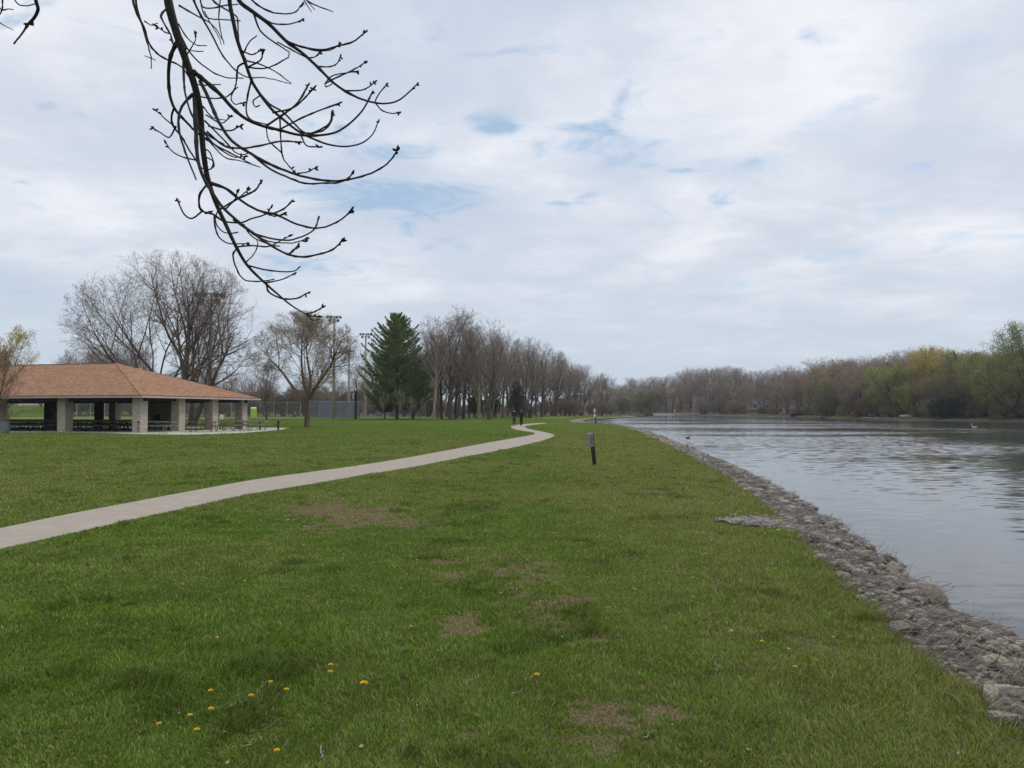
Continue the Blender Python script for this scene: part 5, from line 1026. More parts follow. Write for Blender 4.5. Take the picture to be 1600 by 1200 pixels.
# ------------------------------------------------------------------ overhanging tree (its trunk stands just outside the picture)
M_obark = mat('maple_bark', (.034, .029, .026), .9, var=.45, vscale=22, bump=.7, bscale=60, stretch=(1, 1, .4))
M_otwig = mat('maple_twig', (.024, .018, .017), .75, var=.3, vscale=30)
BR = [  # traced from the branch: (x, y) on a 1600-wide sheet of the upper left of the picture, first width, last width, has end bud
 ('A', [(590, -120), (600, 0), (625, 100), (658, 200), (690, 290), (712, 380), (720, 470), (728, 560), (745, 650), (775, 735), (810, 810), (845, 885), (885, 950), (940, 1005), (985, 1045), (1040, 1090), (1100, 1125), (1135, 1131)], 30, 3, 1),
 ('A', [(695, 340), (700, 450), (705, 560), (725, 630), (760, 690), (800, 745), (850, 790), (920, 845), (990, 890), (1040, 912), (1090, 917), (1150, 905), (1190, 890), (1220, 862)], 12, 4, 1),
 ('A', [(632, 150), (610, 200), (602, 260), (605, 330), (622, 385), (660, 430), (700, 470), (740, 500), (790, 530), (850, 560), (905, 590)], 11, 3, 0),
 ('A', [(622, 385), (612, 420), (622, 455), (650, 490), (672, 530), (695, 565), (722, 602)], 6, 4, 0),
 ('A', [(628, 452), (605, 490), (575, 475), (548, 458)], 5, 3, 1), ('A', [(622, 450), (590, 425), (570, 405), (555, 395)], 4, 3, 1), ('A', [(700, 572), (650, 560), (615, 540), (595, 515)], 4, 3, 1),
 ('A', [(688, 335), (650, 380), (638, 430), (645, 490), (668, 560), (700, 640)], 8, 4, 0), ('A', [(655, 220), (658, 300), (665, 350), (690, 420), (740, 480), (800, 515)], 6, 4, 0),
 ('A', [(690, 255), (740, 295), (790, 340), (830, 385), (880, 425), (940, 450), (1000, 465), (1070, 482), (1140, 483), (1200, 472), (1250, 440), (1290, 400), (1312, 365), (1327, 335)], 12, 4, 1),
 ('A', [(715, 290), (740, 340), (765, 400), (790, 450), (830, 505), (890, 545), (950, 580), (1020, 610), (1090, 632), (1170, 645), (1240, 642), (1310, 625), (1370, 595), (1400, 565), (1418, 538)], 10, 4, 1),
 ('A', [(900, 552), (960, 600), (1020, 630), (1090, 655), (1150, 655), (1210, 652), (1245, 635), (1256, 622)], 6, 4, 1),
 ('B', [(818, -110), (820, 0), (832, 70), (850, 150), (875, 220), (900, 290), (935, 345), (970, 390), (1010, 425), (1060, 465), (1110, 492), (1170, 515), (1230, 523), (1290, 512), (1330, 480), (1350, 438)], 15, 3.5, 1),
 ('B', [(915, 320), (960, 370), (1010, 400), (1050, 440), (1090, 475), (1150, 468), (1180, 440), (1188, 408)], 6, 4, 1),
 ('B', [(850, -60), (852, 0), (900, 40), (960, 85), (1020, 145), (1080, 190), (1140, 245), (1190, 295), (1250, 335), (1310, 360), (1370, 370), (1420, 360), (1460, 330), (1487, 303)], 13, 3.5, 1),
 ('B', [(1030, 150), (1080, 168), (1150, 178), (1210, 163), (1260, 150), (1300, 118)], 6, 4, 1), ('B', [(1080, 168), (1130, 182), (1180, 178), (1212, 158)], 4, 3, 1), ('B', [(990, 150), (1050, 182), (1090, 203), (1120, 205), (1140, 190)], 4, 3, 1),
 ('B', [(1135, 238), (1180, 238), (1205, 225), (1215, 205)], 4, 3, 1), ('B', [(1160, 300), (1185, 272), (1240, 260), (1272, 255)], 4, 3, 1), ('B', [(1185, 285), (1235, 262), (1270, 245), (1300, 226)], 4.5, 3, 1), ('B', [(1180, 288), (1162, 300), (1165, 310), (1185, 300)], 3.5, 3, 0),
 ('B', [(1235, 325), (1290, 322), (1315, 312), (1335, 297)], 5, 3, 1), ('B', [(1338, 366), (1350, 340), (1378, 305)], 4, 3, 1), ('B', [(1340, 367), (1365, 395), (1400, 405), (1425, 402)], 4, 3, 1),
 ('B', [(880, -40), (900, 0), (940, 30), (990, 48), (1050, 45), (1078, 15)], 6, 3, 1), ('B', [(930, 62), (980, 85), (1040, 85), (1076, 72)], 5, 3, 1), ('B', [(905, 45), (930, 110), (985, 155), (1030, 185), (1030, 200)], 6, 3, 0),
 ('C', [(680, -60), (692, 0), (720, 60), (760, 130), (790, 190), (830, 240), (880, 275), (950, 278), (1000, 290), (1040, 300)], 8, 2.5, 0), ('C', [(640, 20), (700, 55), (760, 90), (800, 150)], 5, 2.5, 0), ('A', [(632, 100), (680, 190), (740, 245), (800, 275), (870, 280)], 5, 3, 0),
 ('A', [(638, 85), (665, 130), (700, 160), (740, 163)], 4, 2.5, 0), ('A', [(660, 205), (695, 150), (697, 122)], 4, 3, 1), ('A', [(655, 170), (690, 182), (725, 184)], 3.5, 2.5, 0),
 ('D', [(468, -80), (475, 0), (490, 50), (515, 100), (530, 150), (560, 190), (600, 215), (650, 240), (700, 300), (790, 302)], 9, 3, 0), ('D', [(484, -30), (488, 20), (505, 80), (525, 150), (540, 205), (540, 245)], 7, 2.5, 0), ('D', [(540, 208), (555, 215)], 3, 2, 0), ('D', [(538, 207), (515, 199)], 3, 2, 0), ('D', [(515, 75), (540, 90), (562, 83)], 3.5, 2.5, 0),
 ('A', [(602, 25), (575, 55), (590, 90), (610, 125), (614, 142)], 6, 4, 1), ('A', [(608, 120), (590, 115), (565, 98)], 4, 3, 1),
 ('C', [(740, -60), (760, 0), (800, 30), (845, 60), (850, 100), (855, 160), (880, 215)], 6, 3, 0), ('C', [(1075, -30), (1095, 0), (1130, 20), (1190, 43)], 5, 2.5, 0), ('C', [(1085, 0), (1112, 42)], 3.5, 2, 0), ('C', [(1098, 5), (1125, 35)], 3, 2, 0),
 ('C', [(715, -30), (720, 20), (755, 30), (800, 20), (850, 15)], 5, 3, 0), ('C', [(790, -30), (782, 60), (790, 120), (800, 158)], 4, 2.5, 0), ('C', [(730, 40), (750, 80), (780, 130), (790, 160)], 3.5, 2, 0), ('C', [(712, -10), (735, 60), (800, 70), (860, 75)], 4, 3, 0),
 ('B', [(885, 240), (930, 215), (938, 185)], 5, 4, 1), ('B', [(878, 222), (850, 240), (843, 300), (825, 350), (840, 372), (868, 367)], 6, 3, 1), ('B', [(900, 280), (885, 340), (880, 400), (900, 430), (960, 445)], 6, 3, 0), ('B', [(930, 340), (905, 360), (912, 382), (928, 376)], 4, 3, 0),
 ('B', [(880, 240), (940, 245), (985, 230), (1030, 205)], 5, 3, 0), ('B', [(870, 215), (930, 230), (990, 260), (1040, 298)], 5, 2.5, 0), ('B', [(870, 190), (890, 150), (918, 127)], 4, 3, 0), ('B', [(862, 180), (900, 195), (932, 180)], 4, 3, 1),
 ('A', [(950, 450), (1010, 410), (1060, 370), (1100, 306)], 6, 5, 1), ('A', [(975, 402), (1040, 388), (1080, 358), (1118, 318)], 5, 4, 1), ('A', [(1000, 462), (1080, 420), (1140, 395), (1207, 371)], 5, 4, 1), ('A', [(1095, 484), (1150, 460), (1180, 435), (1185, 408)], 6, 4, 1), ('A', [(1075, 484), (1095, 520), (1145, 525)], 5, 3, 1),
 ('B', [(1000, 422), (1003, 500), (1010, 560), (1030, 590), (1050, 612)], 5, 3, 1), ('B', [(1005, 545), (960, 500), (950, 450)], 4, 3, 0), ('A', [(1060, 620), (1095, 615), (1125, 600)], 4, 3, 1),
 ('A', [(740, 470), (800, 520), (860, 530), (930, 520), (1000, 505), (1065, 507)], 6, 4, 1), ('A', [(745, 450), (800, 466), (830, 465), (857, 450)], 5, 4, 1), ('A', [(735, 410), (790, 440), (820, 418)], 4, 3, 1), ('A', [(725, 470), (770, 520), (830, 560), (872, 560)], 5, 3, 1), ('A', [(735, 490), (800, 560), (860, 575), (930, 598)], 4, 2.5, 0), ('A', [(730, 430), (800, 500), (850, 550), (900, 545)], 5, 3, 0),
 ('A', [(712, 345), (760, 352), (810, 345), (850, 310)], 4, 3, 0), ('A', [(725, 380), (760, 420), (810, 430)], 4, 2.5, 0), ('A', [(732, 560), (760, 575), (755, 600), (735, 607), (722, 600)], 4, 3, 0), ('A', [(728, 530), (750, 545), (765, 590), (750, 605)], 4, 3, 0),
 ('A', [(755, 655), (810, 675), (860, 715), (920, 750), (990, 768), (1060, 800), (1130, 815), (1190, 800), (1230, 775), (1252, 752)], 8, 4, 1), ('A', [(742, 655), (712, 700), (718, 750), (760, 765), (800, 790), (860, 795), (900, 780), (950, 765), (967, 740)], 6, 4, 1),
 ('A', [(720, 756), (685, 780), (655, 762), (635, 715)], 5, 4, 1), ('A', [(790, 745), (830, 720), (870, 700), (910, 680), (933, 650)], 5, 5, 1), ('A', [(800, 752), (840, 715), (885, 680)], 4, 3, 1), ('A', [(812, 742), (840, 710), (846, 688)], 4, 3, 1), ('A', [(960, 768), (1010, 748), (1040, 720)], 5, 4, 1), ('A', [(930, 755), (980, 772), (1012, 764)], 4, 3, 1), ('A', [(720, 748), (735, 762), (745, 760)], 4, 4, 1),
 ('A', [(835, 785), (900, 830), (960, 850), (1030, 858), (1090, 840), (1125, 815), (1137, 778)], 6, 4, 1), ('A', [(900, 835), (960, 862), (1030, 868), (1070, 862), (1090, 852)], 4, 3, 1), ('A', [(765, 765), (768, 810), (785, 850), (820, 870), (878, 870)], 5, 3, 1), ('A', [(845, 882), (900, 877), (960, 880), (1030, 845)], 5, 3, 1), ('A', [(1030, 910), (1050, 892), (1062, 884)], 6, 5, 1),
 ('A', [(848, 885), (832, 910), (845, 960), (875, 1000), (930, 1005), (980, 998)], 5, 3, 0), ('A', [(885, 948), (940, 962), (1000, 970), (1050, 968), (1074, 951)], 5, 3, 0), ('A', [(950, 1010), (1000, 1000), (1050, 978)], 4, 3, 1), ('A', [(880, 935), (905, 910), (920, 880), (918, 855)], 3.5, 2.5, 0), ('A', [(952, 1018), (962, 1045), (1010, 1067), (1060, 1065), (1100, 1045)], 5, 4, 1),
 ('A', [(1095, 1122), (1125, 1112), (1150, 1100)], 4, 4, 1), ('A', [(1098, 1124), (1115, 1142), (1142, 1140)], 4, 2.5, 0), ('A', [(870, 800), (900, 845), (960, 872), (1000, 880)], 4, 3, 0), ('A', [(780, 745), (770, 790), (800, 830), (850, 830)], 4, 3, 0),
 ('E', [(120, -90), (128, 0), (136, 30), (125, 60), (102, 85)], 14, 9, 1), ('E', [(102, 85), (75, 125), (50, 155)], 6, 4, 0), ('E', [(40, -30), (60, 10), (90, 22), (130, 12)], 4, 3, 0), ('E', [(-20, 0), (6, 35), (30, 32), (48, 35)], 5, 2.5, 0), ('E', [(-20, 60), (5, 85), (48, 107)], 3, 2, 0), ('E', [(10, -10), (8, 30), (0, 50)], 5, 4, 0)]
def overhang():
    e = empty('maple_tree', (-2.9, -1.6, 0), label='overhanging bare maple branches with knobby buds across the sky', cat='tree')
    off = Vector((-2.9, -1.6, 0)); rr_ = np.random.default_rng(77); base = {'A': 4.0, 'B': 4.5, 'C': 4.9, 'D': 4.4, 'E': 3.3}
    done = {}; parts = {k: Tubes() for k in 'ABCDE'}; tops = {}
    for g, P, w0, w1, bud in BR:
        P = np.array(P, float); q = smooth_pts(P, 4); n = len(q); seg = np.hypot(*np.diff(q, axis=0).T); s_ = np.concatenate([[0], np.cumsum(seg)]); tt = s_ / s_[-1]
        ends = done.setdefault(g, []); d0 = base[g]
        if ends:
            A = np.concatenate(ends); k = np.argmin(np.hypot(A[:, 0] - q[0, 0], A[:, 1] - q[0, 1])); dist = math.hypot(A[k, 0] - q[0, 0], A[k, 1] - q[0, 1]); d0 = A[k, 2] if dist < 60 else base[g] + rr_.normal(0, .15)
        first = len(ends) == 0
        slope = rr_.normal(0, .00075) if not first else .0001
        dep = d0 + slope * s_ + .03 * np.sin(tt * 5 + rr_.uniform(0, 6)) * tt
        ends.append(np.column_stack([q, dep]))
        q = q + np.column_stack([rr_.normal(0, .9, n), rr_.normal(0, .9, n)]) * np.minimum(tt, .5)[:, None] * (1 if w0 < 12 else .4)
        W = np.array([at(x / 2.2857, y / 2.2857, D) for x, y, D in zip(q[:, 0], q[:, 1], dep)]) - np.array(off)
        w = (w0 + (w1 - w0) * tt ** .75) / 2.2857 / F * dep / 2 * 1.4
        if first: w = (w1 + (w0 - w1) * (1 - tt) ** .95) / 2.2857 / F * dep / 2 * 1.12
        # knots along the twig
        w = w * (1 + (.28 if w0 < 14 else .05) * (rr_.random(n) > .78))
        parts[g].add(W[None], w[None], 7 if w0 > 9 else 5)
        if bud:
            d = norm(W[-1] - W[-3])
            for kk in range(4):
                dv = norm(d * (1 if kk == 0 else .75) + (rr_.normal(0, .75, 3) if kk else 0)); L = rr_.uniform(.015, .026) * (1.3 if kk == 0 else 1); o0 = W[-1] - d * (.0 if kk < 3 else .022)
                B = np.array([[o0, o0 + dv * L * .35, o0 + dv * L * .7, o0 + dv * L]]); parts[g].add(B, np.array([[.0028, .0058, .0048, .0010]]), 5)
        if first or (P[0, 1] < -20): tops.setdefault(g, []).append((W[0], w[0]))
    # trunk and main limb reaching over, outside the picture
    b = MB(); b.tube([(0, 0, -.1), (0, 0, .3), (.02, 0, 1.5), (.05, .02, 3.0), (.0, .1, 5.0), (-.1, .2, 8)], [.34, .26, .22, .20, .16, .08], 16); b.build('trunk', M_obark, e, smooth=True)
    b = MB(); b.tube([(.03, .02, 3.4), (.35, 1.4, 4.6), (.75, 3.0, 5.3), (1.1, 4.6, 5.55), (1.6, 6.1, 5.3)], [.13, .10, .08, .065, .045], 12)
    M_ = [(.75, 3.0, 5.3), (1.1, 4.6, 5.5), (1.6, 6.1, 5.3)]
    for g, L_ in tops.items():
        for W0, w0_ in L_:
            W0 = Vector(W0); a = min((Vector(m_) for m_ in M_), key=lambda v: (v - W0).length); mid = a.lerp(W0, .55) + Vector((0, 0, .28)); b.tube([a, mid, W0 + Vector((0, 0, .10)), W0], [w0_ * 1.5, w0_ * 1.25, w0_ * 1.05, w0_], 8)
    b.build('limb', M_obark, e, smooth=True)
    for g in 'ABCDE': link('hanging_branch', parts[g].mesh('hanging_branch', M_obark if g in 'AB' else M_otwig), e)
overhang()

# ------------------------------------------------------------------ stone edging along the bank (gabion baskets)
def outline():
    P = np.array([(2.35, -1.5), (2.35, 0)] + [gp(*p) for p in EDGE_PX]); q = smooth_pts(P, 10); s_ = np.concatenate([[0], np.cumsum(np.hypot(*np.diff(q, axis=0).T))]); return q, s_
OQ, OS = outline()
def along(s_, d):                                   # point d metres out from the grass edge
    x = np.interp(s_, OS, OQ[:, 0]); y = np.interp(s_, OS, OQ[:, 1]); x2 = np.interp(s_ + .3, OS, OQ[:, 0]); y2 = np.interp(s_ + .3, OS, OQ[:, 1]); tx, ty = x2 - x, y2 - y; l = np.hypot(tx, ty) + 1e-9
    return x + ty / l * d, y - tx / l * d
def stone_mat(name, c1, c2): 
    m = mat(name, c1, .95, col2=c2, vscale=7, bump=.9, bscale=22, tint=True); return m
M_stone = stone_mat('bank_stone', (.15, .125, .10), (.52, .46, .38))
def bank_h(s_, d):
    bulge = np.abs(np.sin(s_ * 2.1 + .8 * np.sin(s_ * .7)))          # baskets bulging towards the water
    wdt = .68 + .30 * bulge
    f = np.clip(d / wdt, 0, 1.5)
    return np.where(f < .8, -.03 + .14 * np.sin(f * 3.1) * (.35 + bulge * .75) - .08 * f, -.02 - .10 * .8 - (f - .8) * 1.9), wdt
def bank():
    r = np.random.default_rng(5)
    # core of the baskets: one lumpy bed under the stones
    S = np.concatenate([np.arange(1.0, 20, .05), np.geomspace(20, OS[-1] - .5, 700)]); K = 26; d = np.linspace(-.10, 1.25, K)
    SS, DD = np.meshgrid(S, d, indexing='ij'); X, Y = along(SS, DD + .04 * (vnoise(SS, DD, 3, 2, 8) - .5)); h, wdt = bank_h(SS, DD)
    Z = h + .05 * (vnoise(X, Y, 7, 4, 60) - .5) + .05 * (vnoise(X, Y, 17, 3, 61) - .5); Z = np.maximum(Z, WZ - .15)
    Z = np.where(DD < -.02, Z - .03, Z)
    n, m = X.shape; i = np.arange(n - 1)[:, None] * m + np.arange(m - 1)[None]; f = np.stack([i, i + m, i + m + 1, i + 1], -1).reshape(-1, 4)
    M_bed = mat('rubble_bed', (.05, .042, .034), .97, col2=(.26, .22, .175), vscale=16, bump=1.0, bscale=40)
    o = link('rubble_bed', np_mesh('rubble_bed', np.stack([X, Y, Z], -1).reshape(-1, 3), f, M_bed)); tag(o, 'crushed stone and dead litter filling the bank edging', 'rubble', kind='stuff')
    # stone shapes
    shapes = []
    for k in range(10):
        bm = bmesh.new(); bmesh.ops.create_icosphere(bm, subdivisions=2, radius=1); sc = np.array([1, r.uniform(.6, .95), r.uniform(.35, .6)])
        planes = norm(r.normal(0, 1, (9, 3))); lim = r.uniform(.42, .85, 9)
        for v in bm.verts:
            p = np.array(v.co)
            for pl_, l_ in zip(planes, lim):
                q = p @ pl_
                if q > l_: p = p - pl_ * (q - l_) * .9
            p = p * sc * (1 + .05 * r.normal()); v.co = p
        me = bpy.data.meshes.new('stone'); bm.to_mesh(me); bm.free(); me.materials.append(M_stone); shapes.append(me)
    big_ = []; V = []; Fc = []; nv = 0
    raws = []
    for me in shapes:
        a = np.empty(len(me.vertices) * 3); me.vertices.foreach_get('co', a); fc = np.array([p.vertices[:] for p in me.polygons]); raws.append((a.reshape(-1, 3), fc))
    N1 = 14000
    # denser near the viewer
    s_all = 1.2 + (OS[-1] - 3) * r.random(N1) ** 2.4; d_all = r.uniform(.03, 1.12, N1)
    size = np.exp(r.normal(math.log(.036), .50, N1)); size = np.clip(size, .018, .125) * (1 + s_all * .008)
    X, Y = along(s_all, d_all); h, wdt = bank_h(s_all, d_all); ok = (h > WZ - .1); nearness = np.hypot(X, Y)
    pick = np.where(ok & (Y > 3.2) & (nearness < 16))[0]; pick = pick[np.argsort(-(size / np.maximum(nearness, 2))[pick])][:190]; pk = set(pick.tolist())
    for i in range(N1):
        if not ok[i]: continue
        k = int(r.integers(10)); rot = Matrix.Rotation(r.uniform(0, 6.28), 3, 'Z') @ Matrix.Rotation(r.normal(0, .35), 3, 'X'); c = r.uniform(.65, 1.25)
        z_ = float(h[i]) + size[i] * .22
        if i in pk:
            o = link('stone', shapes[k]); o.location = (X[i], Y[i], z_); o.rotation_euler = rot.to_euler(); o.scale = (size[i],) * 3; o.color = (c, c * r.uniform(.94, 1), c * r.uniform(.88, 1), 1)
            yy = Y[i]; zone = ('in the picture corner' if yy < 4.4 else 'beside the largest boulder' if yy < 5.2 else 'just up the bank from the boulder' if yy < 6.2 else 'near the bulging rim' if yy < 7.6 else 'above the bulging rim' if yy < 9.2 else 'halfway to the gravel tongue' if yy < 11 else 'by the gravel tongue' if yy < 13.2 else 'beyond the gravel tongue')
            side = 'grass-side' if d_all[i] < .28 else 'mid-strip' if d_all[i] < .62 else 'water-side'
            lab = ('broad' if size[i] > .10 else 'head-sized' if size[i] > .075 else 'fist-sized') + (' pale' if c > 1.05 else ' dark' if c < .85 else ' grey') + ' ' + side + ' stone ' + zone
            tag(o, lab, 'stone', 'loose stones of the bank edging')
        else:
            v, f_ = raws[k]; R3 = np.array(rot); V.append((v * size[i]) @ R3.T + np.array([X[i], Y[i], z_])); Fc.append(f_ + nv); nv += len(v)
    o = link('rubble', np_mesh('rubble', np.concatenate(V), np.concatenate(Fc), M_stone, smooth=False)); tag(o, 'countless small grey-brown stones filling the bank edging', 'rubble', kind='stuff')
    # one large pale boulder and two fellows near the corner of the view
    for px, py, s_, lab in [(1570, 1092, .19, 'largest pale flat boulder where bank edging meets the grass'), (1592, 1122, .10, 'dark-rimmed stone just below the largest boulder'), (1440, 985, .13, 'pale rounded stone in the middle of the bank edging'), (1552, 1038, .12, 'tan stone held at the outer rim of the edging')]:
        x, y = gp(px, py); o = link('boulder', shapes[2 if s_ > .15 else 5]); o.location = (x, y, .02); o.scale = (s_, s_, s_ * .9); o.rotation_euler = (0.1, 0, px); o.color = (1.35, 1.32, 1.28, 1); tag(o, lab, 'stone')
    # dead stems and litter on the stones
    n = 7500; s_ = 1.2 + 26 * r.random(n) ** 1.9; d = r.uniform(-.05, .85, n); X, Y = along(s_, d); h, w = bank_h(s_, d); ok = h > WZ; X, Y, h = X[ok], Y[ok], h[ok]; n = len(X)
    P = np.empty((n, 4, 3)); P[:, 0] = np.stack([X, Y, h + .03 + r.uniform(0, .03, n)], -1); a = r.uniform(0, 6.28, n); D = np.stack([np.cos(a), np.sin(a), r.normal(.0, .10, n)], -1); L = r.uniform(.05, .20, n)
    for k in range(3): D = norm(D + r.normal(0, .28, D.shape)); P[:, k + 1] = P[:, k] + D * (L / 3)[:, None]
    T = Tubes(); T.add(P, np.repeat(r.uniform(.0012, .0030, n)[:, None], 4, 1), 3)
    o = link('dead_stems', T.mesh('dead_stems', mat('dead_stem', (.25, .20, .145), .9, var=.4, vscale=30))); tag(o, 'tangle of dead grey stems lying over the bank stones', 'dead stems', kind='stuff')
    # wire baskets: bulging nets of galvanised wire
    M_gw = mat('gabion_wire', (.26, .27, .27), .45, metallic=.6)
    s0 = 1.6; k = 0
    while s0 < 30:
        Lb = 1.5; T = Tubes(); a_ = np.arange(0, Lb, .11); c_ = np.linspace(0, .95, 22)
        for sgn in (1, -1):
            P = []
            for a0 in np.arange(-1.1, Lb, .12):
                ss = a0 + c_ * 1.0 if sgn > 0 else a0 + 1.1 - c_ * 1.0
                m_ = (ss >= 0) & (ss <= Lb); 
                ssc = np.clip(ss, 0, Lb); dcl = c_ + 0; 
                if m_.sum() < 3: continue
                X, Y = along(s0 + ssc, dcl); h, w = bank_h(s0 + ssc, dcl); z_ = np.maximum(h, WZ - .1) + .055 + .012 * np.sin(ssc * 9 + dcl * 7)
                pts = np.stack([X, Y, z_], -1)[m_]; tt = np.linspace(0, len(pts) - 1, 12); i0 = np.minimum(tt.astype(int), len(pts) - 2); fr = (tt - i0)[:, None]; P.append(pts[i0] * (1 - fr) + pts[i0 + 1] * fr)
            P = np.array(P); T.add(P, np.full(P.shape[:2], .0018), 4)
        for dd0 in (.86,):
            ss = np.linspace(0, Lb, 12); X, Y = along(s0 + ss, dd0); h, w = bank_h(s0 + ss, np.full(12, dd0)); P = np.stack([X, Y, np.maximum(h, WZ) + .06], -1)[None]; T.add(P, np.full((1, 12), .0035), 5)
        o = link('wire_basket', T.mesh('wire_basket', M_gw)); ym = float(np.interp(s0 + .7, OS, OQ[:, 1])); tag(o, 'grey wire netting over the bank stones ' + ('in the picture corner' if ym < 4.4 else 'at the largest boulder' if ym < 6 else 'at the bulging rim' if ym < 7.6 else 'above the bulging rim' if ym < 9.2 else 'halfway to the gravel tongue' if ym < 11 else 'at the gravel tongue' if ym < 13.2 else 'just past the gravel tongue' if ym < 15 else 'well past the gravel tongue' if ym < 17 else 'level with the dispenser post' if ym < 24 else 'past the dispenser post'), 'gabion netting', 'wire netting over the bank stones'); s0 += Lb + .03; k += 1
    # small washout of pale gravel running into the lawn
    n = 2200; x0, y0 = gp(1240, 822); x1, y1 = gp(1140, 815); t = r.random(n) ** 1.2; w = .10 + .42 * (1 - t); X = x0 + (x1 - x0) * t + r.normal(0, .10, n); Y = y0 + (y1 - y0) * t + r.normal(0, 1, n) * w * .75
    V = []; Fc = []; nv = 0
    for i in range(n):
        v, f_ = raws[int(r.integers(10))]; R3 = np.array(Matrix.Rotation(r.uniform(0, 6.28), 3, 'Z')); s_ = r.uniform(.012, .045); V.append((v * s_) @ R3.T + np.array([X[i], Y[i], .01 + .03 * r.random()])); Fc.append(f_ + nv); nv += len(v)
    o = link('gravel', np_mesh('gravel', np.concatenate(V), np.concatenate(Fc), M_stone, smooth=False)); o.color = (.85, .87, .92, 1); tag(o, 'tongue of pale gravel spilling into the lawn', 'gravel', kind='stuff')
bank()
# stony rim of the little bay beyond the sign
def bay():
    r = np.random.default_rng(9); V = []; Fc = []; nv = 0; bm = bmesh.new(); bmesh.ops.create_icosphere(bm, subdivisions=1, radius=1); v = np.array([q.co[:] for q in bm.verts]); f_ = np.array([[q.index for q in p.verts] for p in bm.faces]); bm.free()
    seg = near[2 + len(EDGE_PX):NNEAR - 3]
    for a, b in zip(seg[:-1], seg[1:]):
        L = math.hypot(b[0] - a[0], b[1] - a[1])
        for i in range(int(L * 5)):
            t = r.random(); x = a[0] + (b[0] - a[0]) * t + r.normal(0, .7); y = a[1] + (b[1] - a[1]) * t + r.normal(0, .7); s_ = r.uniform(.12, .4)
            V.append(v * s_ * [1, .9, .6] + r.normal(0, .03, v.shape) + [x, y, max(zt0(x, y), WZ) + .02]); Fc.append(f_ + nv); nv += len(v)
    o = link('bay_stones', np_mesh('bay_stones', np.concatenate(V), np.concatenate(Fc), M_stone, smooth=False)); o.color = (.9, .85, .8, 1); tag(o, 'grey stones lining the small bay beyond the sign', 'stones', kind='stuff')
_cz = {}
def zt0(x, y): return WZ + .18
bay()

# ------------------------------------------------------------------ dandelions, fallen twigs, litter
M_dand = mat('dandelion_yellow', (.85, .60, .02), .7, var=.15, vscale=60); M_stem = mat('dandelion_stem', (.14, .22, .06), .7)
def dandelion(px, py, size, lab, k):
    x, y = gp(px, py); r = np.random.default_rng(k); h = .035 + .02 * r.random(); e = empty('dandelion', (x, y, 0), r.uniform(0, 6), label=lab, cat='dandelion', group='dandelions dotted over the lawn')
    MB().tube([(0, 0, 0), (.003, 0, h * .6), (.004, .002, h)], .0018, 5).build('stem', M_stem, e)
    b = MB(); n = 46
    for i in range(n):                          # many strap petals
        a = i * 2.4; f = (i / n) ** .5; el = .15 + 1.25 * (1 - f); L = size * (.55 + .45 * f); d = Vector((math.cos(a) * math.cos(el), math.sin(a) * math.cos(el), math.sin(el))); u = Vector((-math.sin(a), math.cos(a), 0)) * size * .13; o = Vector((.004, .002, h))
        b.add([o, o + d * L * .7 + u, o + d * L, o + d * L * .7 - u], [(0, 1, 2, 3)])
    b.build('flower_head', M_dand, e)
dl = [(569, 1082, .028, 'largest dandelion, fully open, alone on the lawn'), (838, 1067, .022, 'bright dandelion alone near the middle of the lawn'), (517, 1050, .02, 'upper of two dandelions growing close together'), (516, 1060, .018, 'lower of two dandelions growing close together'),
      (424, 1081, .018, 'dandelion just above the fallen grey twigs'), (447, 1092, .018, 'dandelion past the end of the fallen twigs'), (393, 1101, .019, 'dandelion touching the fallen twigs'), (328, 1093, .018, 'flattened dandelion with reddish base left of the twigs'),
      (328, 1121, .02, 'dandelion below the flattened one'), (297, 1135, .017, 'half closed dandelion next to short grass stalks'), (307, 1159, .018, 'round dandelion near a pale curl of dry leaf'), (250, 1143, .016, 'outermost dandelion of the near cluster'),
      (431, 1187, .018, 'dandelion at the very bottom of the picture'), (382, 917, .018, 'lone dandelion on the lawn below the path'), (1104, 873, .022, 'lone dandelion near the stone bank, higher up'), (1190, 1014, .02, 'orange-yellow dandelion half hidden in turf near the bank'),
      (1243, 1054, .016, 'faint dandelion beside worn turf near the bank'), (992, 930, .016, 'small dandelion right of the bare patches'), (829, 875, .016, 'small dandelion by the mossy bare patch'), (626, 927, .016, 'small dandelion before the dark grass tuft'), (644, 988, .014, 'tiny orange dandelion in the lawn'), (340, 1008, .015, 'tiny dandelion above the near cluster'), (1084, 941, .014, 'tiny dandelion among clover in mid lawn')]
for k, (px, py, s_, lab) in enumerate(dl): dandelion(px, py, s_ * 1.0, lab, k)
M_dtw = mat('dead_twig', (.27, .23, .18), .9, var=.35, vscale=40)
def fallen(px0, py0, px1, py1, w, lab, k):
    a = Vector(gp(px0, py0) + (.018,)); b_ = Vector(gp(px1, py1) + (.03,)); r = np.random.default_rng(100 + k); m = MB(); e = tag(None, None) if False else None
    pts = [a.lerp(b_, t) + Vector(tuple(r.normal(0, .008, 3))) * (0 if t in (0, 1) else 1) for t in (0, .2, .4, .6, .8, 1)]; w *= .62; m.tube(pts, [w, w * .95, w * .85, w * .7, w * .6, w * .35], 6)
    L = (b_ - a).length
    for t in (.35, .65):
        if L > .12: p = a.lerp(b_, t); d = ((b_ - a).normalized() + Vector((r.normal() * .6, r.normal() * .6, .15))).normalized(); m.tube([p, p + d * L * .2], [w * .5, w * .25], 5)
    o = m.build('fallen_twig', M_dtw, smooth=True); o.location = (0, 0, 0); tag(o, lab, 'twig', 'fallen twigs on the lawn')
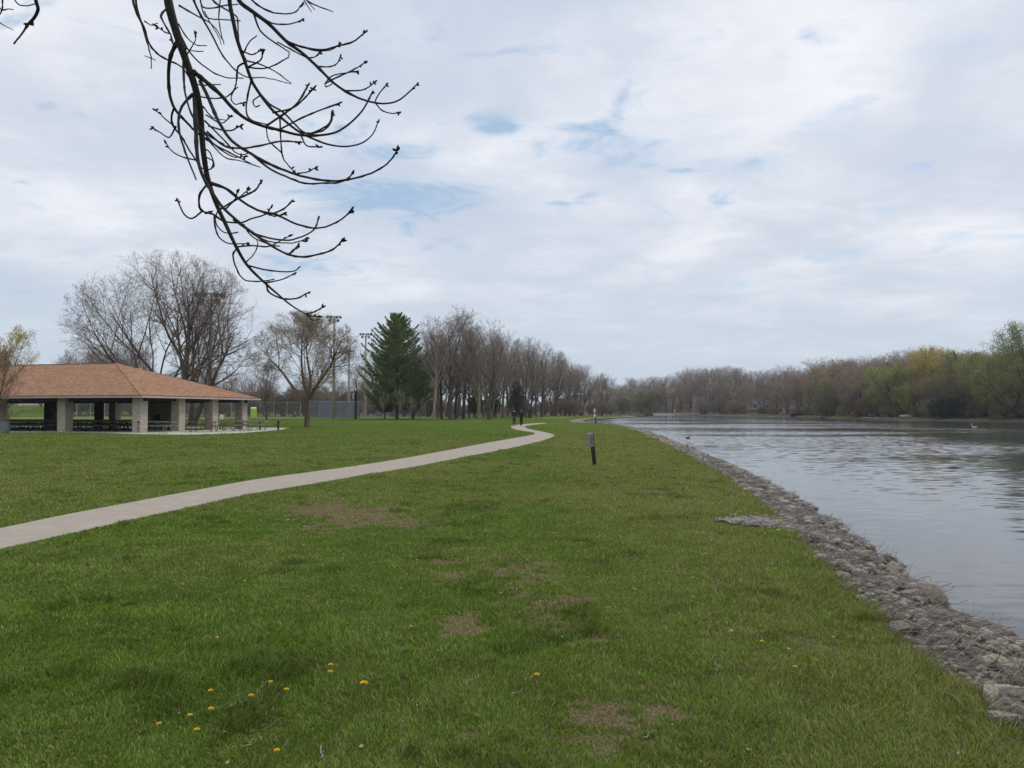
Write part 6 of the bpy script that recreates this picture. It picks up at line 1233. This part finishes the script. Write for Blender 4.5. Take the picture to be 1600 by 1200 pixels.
tw = [(350, 1113, 400, 1097, .005, 'pale twig leading up to a dandelion'), (400, 1085, 424, 1068, .004, 'short slanting twig above the dandelion by the twigs'), (370, 1095, 412, 1090, .003, 'thin straight dead stem beside the twigs'), (390, 1149, 440, 1131, .0035, 'curved thin twig below the pair of fallen ones'), (379, 1174, 398, 1164, .006, 'short thick grey stick near the bottom'), (503, 1117, 524, 1120, .004, 'pale short stick right of the twigs'), (612, 1141, 625, 1137, .006, 'pale chip of wood on the lawn'),
      (500, 1192, 503, 1172, .008, 'upright-looking brown bark chip at the bottom'), (727, 1076, 752, 1062, .005, 'pale forked twig near the middle dandelion'), (800, 1092, 817, 1082, .005, 'pale twig tip below the bright dandelion'), (705, 1034, 716, 1034, .005, 'tiny pale stick above the forked twig'), (746, 1034, 765, 1037, .005, 'dark-ended stick beside the tiny pale one'), (1475, 1083, 1484, 1092, .007, 'tan leaf stalk standing out near the bank'), (728, 911, 758, 917, .006, 'whitish twig at the rim of the bare patch'), (620, 1022, 640, 1019, .004, 'thin dead stem in mid lawn'), (1005, 1158, 1022, 1152, .008, 'white curled chip on worn soil')]
for k, a in enumerate(tw): fallen(*a, k)
def litter_():
    r = np.random.default_rng(12); n = 2600; R = 3.2 + 16 * r.random(n) ** 1.6; A = np.radians(r.uniform(-36, 36, n)); x = R * np.sin(A); y = R * np.cos(A); d, _ = sdist(x, y); b = bareness(x, y); k = (d < -.05) & ~inpoly(x, y, PATHPOLY) & (r.random(n) < .15 + b * 1.2 + .25 * dryness(x, y)); x, y, R = x[k], y[k], R[k]; n = len(x)
    c = np.stack([x, y, r.uniform(.012, .035, n)], -1); u = norm(r.normal(0, 1, (n, 3)) * [1, 1, .3]); v = norm(np.cross(u, r.normal(0, 1, (n, 3)))); s_ = r.uniform(.006, .018, (n, 1)) * (R[:, None] / 5) ** .4; asp = r.uniform(.15, .6, (n, 1))
    V = np.stack([c - u * s_, c + v * s_ * asp, c + u * s_, c - v * s_ * asp], 1).reshape(-1, 3)
    o = link('leaf_litter', np_mesh('leaf_litter', V, np.arange(4 * n).reshape(-1, 4), mat('dry_leaf', (.20, .13, .08), .9, col2=(.52, .42, .30), vscale=25), smooth=False)); tag(o, 'dry leaf bits scattered through the lawn', 'leaf litter', kind='stuff')
litter_()

# ------------------------------------------------------------------ the air
HZ = bpy.data.materials.new('haze_air'); HZ.use_nodes = True; ht = HZ.node_tree; ht.nodes.remove(ht.nodes['Principled BSDF'])
pv = nn('ShaderNodeVolumePrincipled', ht); pv.inputs['Color'].default_value = (.86, .90, .96, 1); pv.inputs['Density'].default_value = .00022; pv.inputs['Anisotropy'].default_value = .2
ht.links.new(pv.outputs[0], ht.nodes['Material Output'].inputs['Volume'])
hz_ = MB().box(-3050, 3050, -3050, 3050, -8, 34).build('haze', HZ); tag(hz_, kind='stuff')
